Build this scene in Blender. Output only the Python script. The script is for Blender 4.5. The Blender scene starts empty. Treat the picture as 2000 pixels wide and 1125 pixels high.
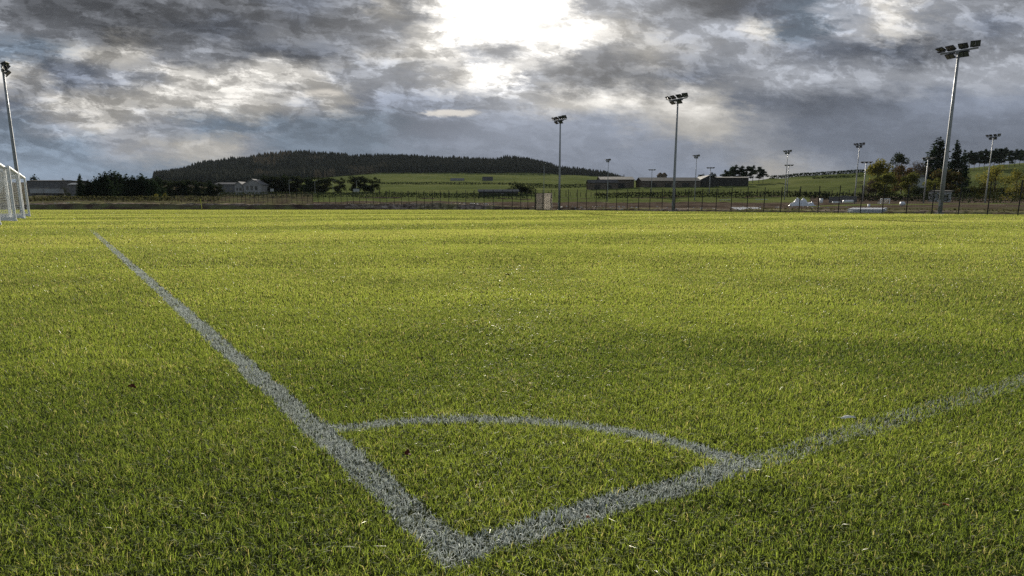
import bpy, bmesh, math, random
import numpy as np
from mathutils import Vector, Matrix

random.seed(7)
rng = np.random.default_rng(7)
scn = bpy.context.scene
col = scn.collection

# ------------------------------------------------------------------ camera
H = 0.74                       # eye height above the pitch
F = 1340.0                     # focal length in photograph pixels
CX, CY, HZ = 1000.0, 667.0, 400.0
PITCH = math.atan((CY - HZ) / F)
CP, SP = math.cos(PITCH), math.sin(PITCH)
cam_d = bpy.data.cameras.new("camera")
cam = bpy.data.objects.new("camera", cam_d)
col.objects.link(cam)
cam_d.sensor_width = 36
cam_d.lens = F / 2000 * 36
cam_d.shift_y = (CY - 562.5) / 2000
cam_d.clip_start = 0.05
cam_d.clip_end = 12000
cam.location = (0, 0, H)
cam.rotation_euler = (math.pi / 2 - PITCH, 0, 0)
scn.camera = cam

def ray(px, py):
    x = (px - CX) / F
    v = (CY - py) / F
    dy = CP + v * SP
    return x / dy, (-SP + v * CP) / dy          # X/Y and (Z-H)/Y

def W(px, py, Y):
    a, e = ray(px, py)
    return Vector((a * Y, Y, H + e * Y))

def elev(py):
    v = (CY - py) / F
    return (-SP + v * CP) / (CP + v * SP)

# ------------------------------------------------------------------ helpers
def tag(o, label=None, cat=None, group=None, kind=None):
    if label: o["label"] = label
    if cat: o["category"] = cat
    if group: o["group"] = group
    if kind: o["kind"] = kind
    return o

def empty(name, loc, rz=0.0, s=1.0):
    o = bpy.data.objects.new(name, None)
    o.empty_display_size = 0.3
    o.location = loc
    o.rotation_euler = (0, 0, rz)
    o.scale = (s, s, s) if not isinstance(s, tuple) else s
    col.objects.link(o)
    return o

def children(o):
    return list(o.children)

def copy_tree(o, parent=None):
    c = o.copy()
    col.objects.link(c)
    if parent: c.parent = parent
    for ch in children(o):
        copy_tree(ch, c)
    return c

class MB:
    def __init__(s):
        s.v = []; s.f = []
    def add(s, vs, fs):
        n = len(s.v)
        s.v += [tuple(p) for p in vs]
        s.f += [tuple(i + n for i in f) for f in fs]
        return s
    def box(s, c, d, rz=0.0, m=None):
        x, y, z = d[0] / 2, d[1] / 2, d[2] / 2
        P = [Vector((i, j, k)) for k in (-z, z) for j in (-y, y) for i in (-x, x)]
        M = m if m is not None else Matrix.Rotation(rz, 3, 'Z')
        P = [M @ p + Vector(c) for p in P]
        return s.add(P, [(0, 2, 3, 1), (4, 5, 7, 6), (0, 1, 5, 4), (2, 6, 7, 3), (0, 4, 6, 2), (1, 3, 7, 5)])
    def tube(s, pts, radii, n=8, caps=True):
        pts = [Vector(p) for p in pts]
        if not hasattr(radii, '__len__'): radii = [radii] * len(pts)
        rings = []
        for i, p in enumerate(pts):
            t = (pts[min(i + 1, len(pts) - 1)] - pts[max(i - 1, 0)]).normalized()
            u = t.cross(Vector((0, 0, 1)))
            if u.length < 1e-3: u = t.cross(Vector((1, 0, 0)))
            u.normalize(); w = t.cross(u)
            rings.append([p + (u * math.cos(2 * math.pi * k / n) + w * math.sin(2 * math.pi * k / n)) * radii[i] for k in range(n)])
        vs = [q for r in rings for q in r]
        fs = []
        for i in range(len(pts) - 1):
            for k in range(n):
                fs.append((i * n + k, i * n + (k + 1) % n, (i + 1) * n + (k + 1) % n, (i + 1) * n + k))
        if caps:
            fs.append(tuple(range(n))[::-1]); fs.append(tuple((len(pts) - 1) * n + k for k in range(n)))
        return s.add(vs, fs)
    def prism(s, prof, p0, p1):
        """profile of (side, up) pairs swept from p0 to p1"""
        p0 = Vector(p0); p1 = Vector(p1)
        t = (p1 - p0).normalized(); u = t.cross(Vector((0, 0, 1))).normalized()
        n = len(prof)
        vs = [p + u * a + Vector((0, 0, b)) for p in (p0, p1) for a, b in prof]
        fs = [(i, (i + 1) % n, n + (i + 1) % n, n + i) for i in range(n)]
        fs += [tuple(range(n))[::-1], tuple(range(n, 2 * n))]
        return s.add(vs, fs)
    def build(s, name, mat, parent=None, smooth=False):
        me = bpy.data.meshes.new(name)
        me.from_pydata(s.v, [], s.f)
        me.materials.append(mat)
        if smooth: me.polygons.foreach_set("use_smooth", [True] * len(me.polygons))
        me.update()
        o = bpy.data.objects.new(name, me)
        col.objects.link(o)
        if parent: o.parent = parent
        return o

def np_mesh(name, verts, loops, sizes, mat, attrs=None, smooth=False):
    me = bpy.data.meshes.new(name)
    nv = len(verts)
    me.vertices.add(nv)
    me.vertices.foreach_set("co", np.ascontiguousarray(verts, np.float32).ravel())
    me.loops.add(len(loops))
    me.loops.foreach_set("vertex_index", np.ascontiguousarray(loops, np.int32))
    me.polygons.add(len(sizes))
    st = np.concatenate([[0], np.cumsum(sizes)[:-1]]).astype(np.int32)
    me.polygons.foreach_set("loop_start", st)
    me.polygons.foreach_set("loop_total", np.ascontiguousarray(sizes, np.int32))
    if smooth: me.polygons.foreach_set("use_smooth", np.ones(len(sizes), bool))
    for k, a in (attrs or {}).items():
        at = me.attributes.new(k, 'FLOAT', 'POINT')
        at.data.foreach_set("value", np.ascontiguousarray(a, np.float32))
    me.update()
    me.materials.append(mat)
    o = bpy.data.objects.new(name, me)
    col.objects.link(o)
    return o

# value noise in numpy
def vnoise(x, y, seed=0):
    xi = np.floor(x).astype(np.int64); yi = np.floor(y).astype(np.int64)
    xf = x - xi; yf = y - yi
    xf = xf * xf * (3 - 2 * xf); yf = yf * yf * (3 - 2 * yf)
    def h(a, b):
        n = (a * 374761393 + b * 668265263 + seed * 974634777) & 0xffffffff
        n = ((n ^ (n >> 13)) * 1274126177) & 0xffffffff
        return ((n ^ (n >> 16)) & 0xffff) / 65535.0
    return (h(xi, yi) * (1 - xf) + h(xi + 1, yi) * xf) * (1 - yf) + (h(xi, yi + 1) * (1 - xf) + h(xi + 1, yi + 1) * xf) * yf
def fbm(x, y, o=4, seed=0):
    s = 0; a = 0.5
    for i in range(o):
        s = s + a * vnoise(x * 2 ** i, y * 2 ** i, seed + i); a *= 0.5
    return s

# ------------------------------------------------------------------ materials
class NT:
    """small node builder"""
    def __init__(s, tree):
        s.t = tree; s.n = tree.nodes; s.l = tree.links
    def new(s, typ, **kw):
        n = s.n.new(typ)
        for k, v in kw.items(): setattr(n, k, v)
        return n
    def put(s, sock, v):
        if hasattr(v, 'is_linked') or isinstance(v, bpy.types.NodeSocket): s.l.new(v, sock)
        else: sock.default_value = v
    def math(s, op, a, b=None, c=None, clamp=False):
        n = s.new('ShaderNodeMath', operation=op, use_clamp=clamp)
        s.put(n.inputs[0], a)
        if b is not None: s.put(n.inputs[1], b)
        if c is not None: s.put(n.inputs[2], c)
        return n.outputs[0]
    def mix(s, f, a, b):
        n = s.new('ShaderNodeMix', data_type='RGBA')
        s.put(n.inputs[0], f)
        s.put(n.inputs[6], a if not isinstance(a, tuple) else (*a[:3], 1))
        s.put(n.inputs[7], b if not isinstance(b, tuple) else (*b[:3], 1))
        return n.outputs[2]
    def noise(s, vec=None, scale=5, detail=4, rough=0.55, dist=0.0, out=0):
        n = s.new('ShaderNodeTexNoise')
        n.inputs['Scale'].default_value = scale; n.inputs['Detail'].default_value = detail
        n.inputs['Roughness'].default_value = rough; n.inputs['Distortion'].default_value = dist
        if vec is not None: s.l.new(vec, n.inputs['Vector'])
        return n.outputs[out]
    def ramp(s, f, stops):
        n = s.new('ShaderNodeValToRGB')
        s.put(n.inputs[0], f)
        e = n.color_ramp.elements
        while len(e) < len(stops): e.new(0.5)
        for el, (p, c) in zip(e, stops):
            el.position = p; el.color = (*c, 1) if len(c) == 3 else c
        return n.outputs[0]
    def smooth(s, v, a, b, c=0.0, d=1.0):
        n = s.new('ShaderNodeMapRange', interpolation_type='SMOOTHSTEP')
        s.put(n.inputs[0], v); n.inputs[1].default_value = a; n.inputs[2].default_value = b
        n.inputs[3].default_value = c; n.inputs[4].default_value = d
        return n.outputs[0]

def new_mat(name):
    m = bpy.data.materials.new(name); m.use_nodes = True
    m.node_tree.nodes.clear()
    return m, NT(m.node_tree)

def finish(t, shader, disp=None):
    o = t.new('ShaderNodeOutputMaterial'); t.l.new(shader, o.inputs[0])

def pbr(name, c, rough=0.6, metal=0.0, var=0.25, scale=6.0, bump=0.0, c2=None, spec=0.4):
    m, t = new_mat(name)
    tc = t.new('ShaderNodeTexCoord').outputs['Object']
    n = t.noise(tc, scale, 5, 0.6)
    d = c2 if c2 else tuple(x * (1 - var) for x in c)
    cc = t.mix(t.smooth(n, 0.3, 0.7), c, d)
    p = t.new('ShaderNodeBsdfPrincipled')
    t.l.new(cc, p.inputs['Base Color'])
    t.put(p.inputs['Roughness'], t.smooth(t.noise(tc, scale * 2.3, 3), 0.3, 0.7, rough * 0.8, min(1, rough * 1.2)))
    p.inputs['Metallic'].default_value = metal
    p.inputs['Specular IOR Level'].default_value = spec
    if bump:
        b = t.new('ShaderNodeBump'); b.inputs['Strength'].default_value = bump; b.inputs['Distance'].default_value = 0.05
        t.l.new(t.noise(tc, scale * 4, 6, 0.65), b.inputs['Height']); t.l.new(b.outputs[0], p.inputs['Normal'])
    finish(t, p.outputs[0])
    return m

def leaf_mat(name, c0, c1, trans=0.35, c2=None):
    m, t = new_mat(name)
    g = t.new('ShaderNodeNewGeometry')
    oi = t.new('ShaderNodeObjectInfo')
    r = g.outputs['Random Per Island']
    cc = t.mix(r, c0, c1)
    if c2: cc = t.mix(t.math('GREATER_THAN', r, 0.8), cc, c2)
    hs = t.new('ShaderNodeHueSaturation')
    t.l.new(t.math('MULTIPLY_ADD', oi.outputs['Random'], 0.5, 0.75), hs.inputs['Value'])
    t.l.new(cc, hs.inputs['Color'])
    d = t.new('ShaderNodeBsdfDiffuse'); t.l.new(hs.outputs[0], d.inputs[0])
    tr = t.new('ShaderNodeBsdfTranslucent'); t.l.new(hs.outputs[0], tr.inputs[0])
    mx = t.new('ShaderNodeMixShader'); mx.inputs[0].default_value = trans
    t.l.new(d.outputs[0], mx.inputs[1]); t.l.new(tr.outputs[0], mx.inputs[2])
    finish(t, mx.outputs[0])
    return m

# the pitch's own axes: along the touchline and along the goal line
TD = Vector((-0.5402, 0.8415, 0)); GD = Vector((0.8415, 0.5402, 0))
HL = H - 0.012                   # the lines are seen at the height of the blade tips
CORNER = Vector((-0.1878 * HL, 1.7753 * HL, 0))     # outer corner of the lines

def grass_mat(name, white=False):
    m, t = new_mat(name)
    at = t.new('ShaderNodeAttribute', attribute_name='tint').outputs['Fac']
    st = t.new('ShaderNodeAttribute', attribute_name='dry_veil').outputs['Fac']
    up = t.new('ShaderNodeAttribute', attribute_name='up').outputs['Fac']
    if white:
        c = t.mix(at, (0.37, 0.405, 0.395), (0.60, 0.64, 0.64))
        c = t.mix(t.smooth(up, 0.0, 0.7), (0.16, 0.19, 0.12), c)
        ct = t.mix(0.5, c, (0.40, 0.44, 0.38))
        tr_f, gl = 0.30, 0.006
    else:
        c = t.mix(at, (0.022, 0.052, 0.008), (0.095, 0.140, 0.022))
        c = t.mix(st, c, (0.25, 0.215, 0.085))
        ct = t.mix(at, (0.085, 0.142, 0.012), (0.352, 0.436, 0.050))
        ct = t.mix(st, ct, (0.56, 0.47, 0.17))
        tr_f, gl = 0.53, 0.008
    d = t.new('ShaderNodeBsdfDiffuse'); t.l.new(c, d.inputs[0])
    tr = t.new('ShaderNodeBsdfTranslucent'); t.l.new(ct, tr.inputs[0])
    mx = t.new('ShaderNodeMixShader'); mx.inputs[0].default_value = tr_f
    t.l.new(d.outputs[0], mx.inputs[1]); t.l.new(tr.outputs[0], mx.inputs[2])
    g = t.new('ShaderNodeBsdfGlossy'); g.inputs['Roughness'].default_value = 0.42
    g.inputs[0].default_value = (0.95, 0.95, 0.85, 1)
    dew = t.new('ShaderNodeAttribute', attribute_name='dew').outputs['Fac']
    m2 = t.new('ShaderNodeMixShader'); t.l.new(t.math('MULTIPLY_ADD', dew, 0.0 if white else 0.06, gl), m2.inputs[0])
    t.l.new(mx.outputs[0], m2.inputs[1]); t.l.new(g.outputs[0], m2.inputs[2])
    g3 = t.new('ShaderNodeBsdfGlossy'); g3.inputs['Roughness'].default_value = 0.70; g3.inputs[0].default_value = (0.9, 0.92, 0.85, 1)
    m3 = t.new('ShaderNodeMixShader'); m3.inputs[0].default_value = 0.02
    t.l.new(m2.outputs[0], m3.inputs[1]); t.l.new(g3.outputs[0], m3.inputs[2])
    finish(t, m3.outputs[0])
    return m

M = {}
M['grass'] = grass_mat('grass_blade')
M['paint_grass'] = grass_mat('painted_grass', True)
M['galv'] = pbr('galvanised_steel', (0.30, 0.31, 0.32), 0.55, 0.35, 0.2, 3)
M['lamp_black'] = pbr('dark_lamp_housing', (0.022, 0.023, 0.026), 0.35, 0.3, 0.3, 4)
M['lamp_glass'] = pbr('lamp_glass', (0.12, 0.13, 0.14), 0.12, 0.0, 0.2, 4, spec=0.8)
M['fence'] = pbr('black_fence_steel', (0.018, 0.019, 0.018), 0.6, 0.2, 0.3, 4)
M['white_metal'] = pbr('white_goal_frame', (0.72, 0.74, 0.75), 0.35, 0.0, 0.12, 4)
M['net'] = pbr('white_net_cord', (0.72, 0.71, 0.67), 0.8, 0.0, 0.15, 3)
M['bark'] = pbr('bark', (0.055, 0.045, 0.036), 0.9, 0, 0.4, 3, 0.5)
M['spruce'] = leaf_mat('spruce_needles', (0.012, 0.022, 0.012), (0.030, 0.046, 0.022), 0.22)
M['pine'] = leaf_mat('pine_needles', (0.016, 0.026, 0.017), (0.036, 0.052, 0.028), 0.25)
M['dark_leaf'] = leaf_mat('dark_leaves', (0.014, 0.022, 0.011), (0.040, 0.048, 0.022), 0.25)
M['olive_leaf'] = leaf_mat('olive_leaves', (0.050, 0.062, 0.018), (0.125, 0.125, 0.030), 0.4)
M['yellow_leaf'] = leaf_mat('yellowing_leaves', (0.085, 0.090, 0.022), (0.20, 0.175, 0.035), 0.4)
M['rust_leaf'] = leaf_mat('rust_leaves', (0.055, 0.040, 0.022), (0.125, 0.070, 0.032), 0.3, (0.05, 0.06, 0.02))
M['autumn_leaf'] = leaf_mat('autumn_leaves', (0.050, 0.046, 0.020), (0.125, 0.088, 0.034), 0.35, (0.06, 0.075, 0.022))
M['brown_leaf'] = leaf_mat('bare_twigs', (0.045, 0.038, 0.032), (0.085, 0.070, 0.055), 0.25)
M['hedge'] = leaf_mat('hedge_leaves', (0.010, 0.018, 0.010), (0.026, 0.036, 0.017), 0.25)
M['rough_leaf'] = leaf_mat('rough_weeds', (0.032, 0.034, 0.015), (0.09, 0.088, 0.036), 0.35)
M['white_wall'] = pbr('white_render', (0.28, 0.275, 0.27), 0.85, 0, 0.2, 0.6)
M['grey_wall'] = pbr('grey_cladding', (0.125, 0.125, 0.13), 0.8, 0, 0.3, 0.5)
M['pale_clad'] = pbr('pale_grey_cladding', (0.34, 0.35, 0.36), 0.7, 0, 0.2, 0.4)
M['stone'] = pbr('brown_stone', (0.15, 0.125, 0.105), 0.9, 0, 0.45, 1.2, 0.4, spec=0.0)
M['roof'] = pbr('grey_sheet_roof', (0.085, 0.085, 0.085), 0.95, 0, 0.35, 0.5, spec=0.08)
M['slate'] = pbr('slate_roof', (0.17, 0.17, 0.175), 0.9, 0, 0.2, 1.0, spec=0.03)
M['glass'] = pbr('window_glass', (0.02, 0.022, 0.025), 0.15, 0, 0.2, 2, spec=0.7)
M['dark_timber'] = pbr('dark_timber', (0.065, 0.062, 0.058), 0.85, 0, 0.5, 1, spec=0.1)
M['white_plastic'] = pbr('white_plastic', (0.62, 0.64, 0.68), 0.5, 0, 0.15, 2)
M['pale_board'] = pbr('pale_board', (0.74, 0.72, 0.66), 0.6, 0, 0.2, 2)
M['backlit_board'] = leaf_mat('backlit_board', (0.80, 0.77, 0.72), (0.72, 0.69, 0.64), 0.55)
M['yellow'] = pbr('yellow_pole', (0.62, 0.60, 0.05), 0.5, 0, 0.1, 3)
M['dead_leaf'] = pbr('dead_leaf', (0.10, 0.028, 0.018), 0.8, 0, 0.5, 60, c2=(0.035, 0.015, 0.012), spec=0.05)
M['orange_leaf'] = pbr('orange_leaf', (0.34, 0.10, 0.03), 0.6, 0, 0.4, 60)
M['feather'] = pbr('white_feather', (0.75, 0.74, 0.68), 0.7, 0, 0.2, 50)
M['rubble'] = pbr('pale_rubble', (0.60, 0.60, 0.58), 0.7, 0, 0.4, 2)

# ------------------------------------------------------------------ terrain
def T(*a): return np.array(a, float)
KN = [  # depth, [(photo x, photo y of the ground there)]
    (60,   [(-900, 414), (1000, 414), (1700, 415), (2000, 413), (3000, 413)]),
    (118,  [(-900, 398), (880, 398.5), (1000, 403), (1150, 404), (1300, 405), (1560, 403.5), (1700, 400), (2000, 398.2), (3000, 398)]),
    (160,  [(-900, 394), (880, 395), (1150, 396.5), (1300, 397), (1560, 395), (1700, 396), (2000, 395.5), (3000, 395)]),
    (200,  [(-900, 391), (740, 392), (1050, 394), (1300, 393.2), (1560, 391), (1700, 392), (2000, 391), (3000, 390)]),
    (250,  [(-900, 387), (740, 384), (900, 385), (1050, 386), (1150, 386), (1300, 382), (1450, 383), (1560, 380), (1700, 381), (2000, 380), (3000, 378)]),
    (330,  [(-900, 382), (300, 382), (600, 376), (740, 374), (900, 375), (1050, 376), (1150, 371), (1300, 366.5), (1450, 366), (1560, 362), (1680, 362), (1800, 366), (2000, 362), (3000, 358)]),
    (450,  [(-900, 377), (300, 376), (600, 369), (740, 364), (900, 364), (1050, 366), (1150, 366), (1300, 362), (1400, 358), (1450, 354), (1560, 344.5), (1680, 336.5), (1800, 334), (1900, 326), (2000, 316), (3000, 300)]),
    (700,  [(-900, 366), (300, 366), (600, 358), (740, 351), (900, 351), (1050, 352), (1150, 358), (1300, 357), (1450, 356), (1560, 352), (1680, 350), (3000, 330)]),
    (950,  [(-900, 360), (240, 360), (310, 353), (430, 349), (600, 344), (740, 339), (900, 339), (1050, 343), (1180, 350), (1300, 355), (1560, 356), (3000, 350)]),
    (1300, [(-900, 356), (200, 356), (290, 350), (312, 345), (360, 337), (400, 327), (450, 320), (500, 312), (560, 306), (620, 304.5), (680, 308),
            (692, 312), (702, 310), (760, 310), (800, 310), (860, 314), (900, 317), (956, 320), (968, 318), (990, 315), (1030, 317), (1060, 324), (1085, 332), (1100, 337),
            (1140, 340), (1180, 344), (1200, 351), (1220, 356), (1400, 357), (3000, 352)]),
    (1900, [(-900, 358), (300, 360), (3000, 358)]),
    (6000, [(-900, 376), (3000, 376)]),
]
KY = T(*[k[0] for k in KN])
def px_of(a): return a * F * (1 / CP) + CX * 1.0      # photo x of the azimuth on the horizon
PITCH_POLY = [(-140, -14), (-140, 109.2), (-3, 107.4), (7.1, 98.6), (18.9, 79.7), (35.8, 57.6), (72, 10.5), (80, -14)]
def in_poly(x, y, poly=PITCH_POLY):
    ins = np.zeros(np.shape(x), bool)
    n = len(poly)
    for i in range(n):
        x0, y0 = poly[i]; x1, y1 = poly[(i + 1) % n]
        c = ((y0 > y) != (y1 > y)) & (x < (x1 - x0) * (y - y0) / (y1 - y0 + 1e-12) + x0)
        ins ^= c
    return ins
def ground_z(X, Y):
    X = np.asarray(X, float); Y = np.asarray(Y, float)
    Ys = np.maximum(Y, 1.0)
    px = px_of(X / Ys)
    zs = []
    for k, tab in KN:
        p = np.interp(px, [q[0] for q in tab], [q[1] for q in tab])
        zs.append(H + elev(p) * k)
    zs = np.array(zs)
    out = np.zeros_like(Ys)
    i = np.clip(np.searchsorted(KY, Ys) - 1, 0, len(KY) - 2)
    f = np.clip((Ys - KY[i]) / (KY[i + 1] - KY[i]), 0, 1)
    idx = np.indices(Ys.shape) if Ys.ndim else None
    if Ys.ndim == 0:
        z = zs[i] * (1 - f) + zs[i + 1] * f
    else:
        z = np.take_along_axis(zs, i[None], 0)[0] * (1 - f) + np.take_along_axis(zs, (i + 1)[None], 0)[0] * f
    z = np.where(Ys < 60, np.minimum(z, zs[0]), z)
    return z
def gz(X, Y): return float(ground_z(np.array([X]), np.array([Y]))[0])
def G(px, Y):
    """point on the ground seen in photo column px at depth Y"""
    a = (px - CX) * CP / F
    return Vector((a * Y, Y, gz(a * Y, Y)))

yr = np.concatenate([np.linspace(-30, 50, 12), np.linspace(55, 130, 60), np.geomspace(132, 1900, 130), np.linspace(1960, 2400, 4)])
ar = np.concatenate([np.linspace(-1.3, -0.85, 10), np.linspace(-0.82, 0.82, 240), np.linspace(0.85, 1.3, 10)])
AA, YY = np.meshgrid(ar, yr)
XX = AA * np.maximum(YY, 40)
ZZ = ground_z(XX, YY)
ZZ = ZZ + np.where(YY > 58, (fbm(XX * 0.12, YY * 0.12, 4, 3) - 0.47) * np.clip((YY - 58) / 80, 0.25, 2.0) * 0.9, 0)
near = in_poly(XX, YY) | (YY < 40)
ZZ = np.where(near, -0.35, ZZ)
nr, nc = AA.shape
idx = np.arange(nr * nc).reshape(nr, nc)
quads = np.stack([idx[:-1, :-1], idx[:-1, 1:], idx[1:, 1:], idx[1:, :-1]], -1).reshape(-1, 4)
PXX = px_of(AA)
fld = np.zeros_like(ZZ)
fld[(PXX < 620)] = 0.45
m_ = (PXX > 600) & (PXX < 1580)
fld[m_ & (YY > 168) & (YY < 228)] = 1.0
fld[m_ & (YY >= 228) & (YY < 240)] = 0.3
fld[(PXX >= 1580) & (YY < 88)] = 0.45
fld[(PXX >= 1580) & (YY > 112) & (YY < 122)] = 0.8
fld[(YY >= 240)] = 1.0
fld[(PXX < 620) & (YY > 120) & (YY < 420)] = 0.44
fld[(PXX < 560) & (YY >= 420)] = 0.40
m, t = new_mat('ground_soil_and_fields')
po = t.new('ShaderNodeNewGeometry').outputs['Position']
at = t.new('ShaderNodeAttribute', attribute_name='field').outputs['Fac']
n1 = t.noise(po, 0.35, 6, 0.65); n2 = t.noise(po, 0.02, 5, 0.6); n3 = t.noise(po, 2.2, 4, 0.7)
soil = t.ramp(n1, [(0.3, (0.040, 0.030, 0.024)), (0.5, (0.085, 0.065, 0.050)), (0.68, (0.16, 0.13, 0.10))])
fieldc = t.ramp(n2, [(0.32, (0.080, 0.098, 0.036)), (0.5, (0.112, 0.134, 0.046)), (0.68, (0.155, 0.165, 0.065))])
fieldc = t.mix(t.smooth(n3, 0.35, 0.75, 0, 0.45), fieldc, (0.060, 0.070, 0.028))
ff = t.math('ADD', at, t.math('MULTIPLY_ADD', n1, 0.8, -0.4), clamp=True)
cc = t.mix(t.smooth(ff, 0.35, 0.62), soil, fieldc)
p = t.new('ShaderNodeBsdfDiffuse'); t.l.new(cc, p.inputs[0])
b = t.new('ShaderNodeBump'); b.inputs['Strength'].default_value = 0.6; b.inputs['Distance'].default_value = 0.25
t.l.new(n1, b.inputs['Height']); t.l.new(b.outputs[0], p.inputs['Normal'])
finish(t, p.outputs[0])
ground = np_mesh('ground', np.stack([XX, YY, ZZ], -1).reshape(-1, 3), quads.ravel(), np.full(len(quads), 4), m, {'field': fld.ravel()}, True)
tag(ground, kind='structure')

# pitch: soil and thatch below the blades
m, t = new_mat('pitch_thatch')
po = t.new('ShaderNodeNewGeometry').outputs['Position']
n1 = t.noise(po, 60, 5, 0.7); n2 = t.noise(po, 0.6, 4, 0.6)
c = t.ramp(n1, [(0.3, (0.020, 0.026, 0.008)), (0.55, (0.055, 0.060, 0.020)), (0.75, (0.115, 0.105, 0.045))])
c = t.mix(t.smooth(n2, 0.35, 0.7, 0, 0.5), c, (0.060, 0.075, 0.018))
p = t.new('ShaderNodeBsdfDiffuse'); t.l.new(c, p.inputs[0]); finish(t, p.outputs[0])
mb = MB().add([(x, y, 0) for x, y in PITCH_POLY], [tuple(range(len(PITCH_POLY)))[::-1]])
tag(mb.build('pitch', m), kind='structure')

# earth bank and torn soil along the far edge of the pitch
def edge_pts():
    pts = [(-140, 109.2), (-3, 107.4), (7.1, 98.6), (18.9, 79.7), (35.8, 57.6), (72, 10.5)]
    out = []
    for (x0, y0), (x1, y1) in zip(pts[:-1], pts[1:]):
        L = math.hypot(x1 - x0, y1 - y0); n = max(2, int(L / 0.3))
        for i in range(n): out.append((x0 + (x1 - x0) * i / n, y0 + (y1 - y0) * i / n))
    return np.array(out)
ep = edge_pts()
tg = np.gradient(ep, axis=0); tg /= np.linalg.norm(tg, axis=1)[:, None]
nrm = np.stack([-tg[:, 1], tg[:, 0]], -1)          # outward, away from the pitch
epx = px_of(ep[:, 0] / np.maximum(ep[:, 1], 5))
hgt = np.interp(epx, [0, 860, 930, 1000, 1150, 1500, 2000], [0.98, 0.95, 0.80, 0.36, 0.34, 0.30, 0.26])
prof = [(0.0, -0.05), (0.15, 0.30), (0.5, 0.62), (1.0, 0.88), (1.7, 1.0), (2.6, 0.98), (3.8, 0.9), (6.0, 0.45)]
bv = []
arc = np.cumsum(np.concatenate([[0], np.linalg.norm(np.diff(ep, axis=0), axis=1)]))
for k, (o_, hh) in enumerate(prof):
    n_ = fbm(arc * 0.9, np.full_like(arc, k * 1.3), 4, 11) - 0.47
    n2_ = fbm(arc * 0.12, np.full_like(arc, k * 0.3), 3, 21) - 0.45
    q = ep + nrm * (o_ + n_ * (0.3 if k else 0.0))[:, None]
    z = hgt * hh + (n_ * 0.55 + n2_ * 0.5) * hgt * (0.0 if k == 0 else 1.0)
    if k == 0: z = z * 0 - 0.05
    bv.append(np.column_stack([q, z]))
bv = np.array(bv); a_, b_ = bv.shape[:2]
idx = np.arange(a_ * b_).reshape(a_, b_)
quads = np.stack([idx[:-1, :-1], idx[:-1, 1:], idx[1:, 1:], idx[1:, :-1]], -1).reshape(-1, 4)
m, t = new_mat('bank_soil')
po = t.new('ShaderNodeNewGeometry').outputs['Position']
n1 = t.noise(po, 1.6, 6, 0.7); n2 = t.noise(po, 0.10, 3, 0.6)
soil = t.ramp(n1, [(0.32, (0.05, 0.038, 0.033)), (0.48, (0.15, 0.12, 0.10)), (0.62, (0.30, 0.25, 0.21)), (0.74, (0.48, 0.42, 0.36))])
weed = t.ramp(n1, [(0.3, (0.05, 0.05, 0.024)), (0.52, (0.17, 0.165, 0.075)), (0.72, (0.36, 0.33, 0.17))])
cc = t.mix(t.smooth(n2, 0.45, 0.6, 0, 0.8), soil, weed)
p = t.new('ShaderNodeBsdfDiffuse'); t.l.new(cc, p.inputs[0]); finish(t, p.outputs[0])
bank = np_mesh('earth_bank', bv.reshape(-1, 3), quads[:, ::-1].ravel(), np.full(len(quads), 4), m)
tag(bank, kind='structure')

# ------------------------------------------------------------------ grass blades of the pitch
def make_blades():
    bands = [(0.75, 2.2, 36000, 0.74), (2.2, 3.2, 28000, 0.84), (3.2, 5, 15000, 1.15), (5, 8, 6400, 1.75), (8, 13, 2600, 2.7), (13, 21, 1050, 4.1),
             (21, 34, 400, 6.6), (34, 56, 160, 9.5), (56, 110, 62, 14.0)]
    xs, ys, ws = [], [], []
    for y0, y1, den, w in bands:
        hw = 0.80 * y1 + 1.4
        n = int(den * 2 * hw * (y1 - y0))
        x = rng.uniform(-hw, hw, n); y = rng.uniform(y0, y1, n)
        k = (np.abs(x) < 0.80 * y + 1.4) & in_poly(x, y)
        x = x[k]; y = y[k]
        xs.append(x); ys.append(y); ws.append(np.full(len(x), w) * np.clip((y / ((y0 + y1) / 2)), 0.75, 1.3) if y1 > 3 else np.full(len(x), w))
    x = np.concatenate(xs); y = np.concatenate(ys); w = np.concatenate(ws)
    return x, y, w
bx, by, bw = make_blades()
n = len(bx)
u_ = (bx - CORNER.x) * TD.x + (by - CORNER.y) * TD.y     # distance along the touchline
v_ = (bx - CORNER.x) * GD.x + (by - CORNER.y) * GD.y     # distance along the goal line
LW = 0.092
en = (fbm(u_ * 9, v_ * 9, 3, 31) - 0.45) * 0.036
lum = fbm(bx * 1.7, by * 1.7, 3, 41)
en_far = np.clip(by / 30, 0, 1) * 0.02
rr = np.hypot(u_, v_)
jit = rng.uniform(0, 1, n)
wear = fbm(u_ * 3.0, v_ * 3.0, 3, 51)
on_touch = (v_ > 0.006 + en - en_far) & (v_ < LW + en + en_far) & (u_ > -0.01) & (u_ < 24)
p_touch = np.interp(u_, [0, 9, 17, 23], [0.98, 0.96, 0.75, 0.15])
on_goal = (u_ > -0.005 + en) & (u_ < LW + en) & (v_ > -0.01)
p_goal = np.interp(v_, [0, 0.95, 1.05, 1.5, 2.2, 3.5, 8, 14], [0.97, 0.93, 0.48, 0.42, 0.34, 0.52, 0.42, 0.0])
on_arc = (rr < 1.030 + en * 0.6) & (rr > 0.952 + en * 0.6) & (u_ > 0) & (v_ > 0)
cls = np.zeros(n, int)
cls[on_arc & (jit < 0.93)] = 3
cls[on_goal & (jit < p_goal)] = 2
cls[on_touch & (jit < p_touch)] = 1

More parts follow.
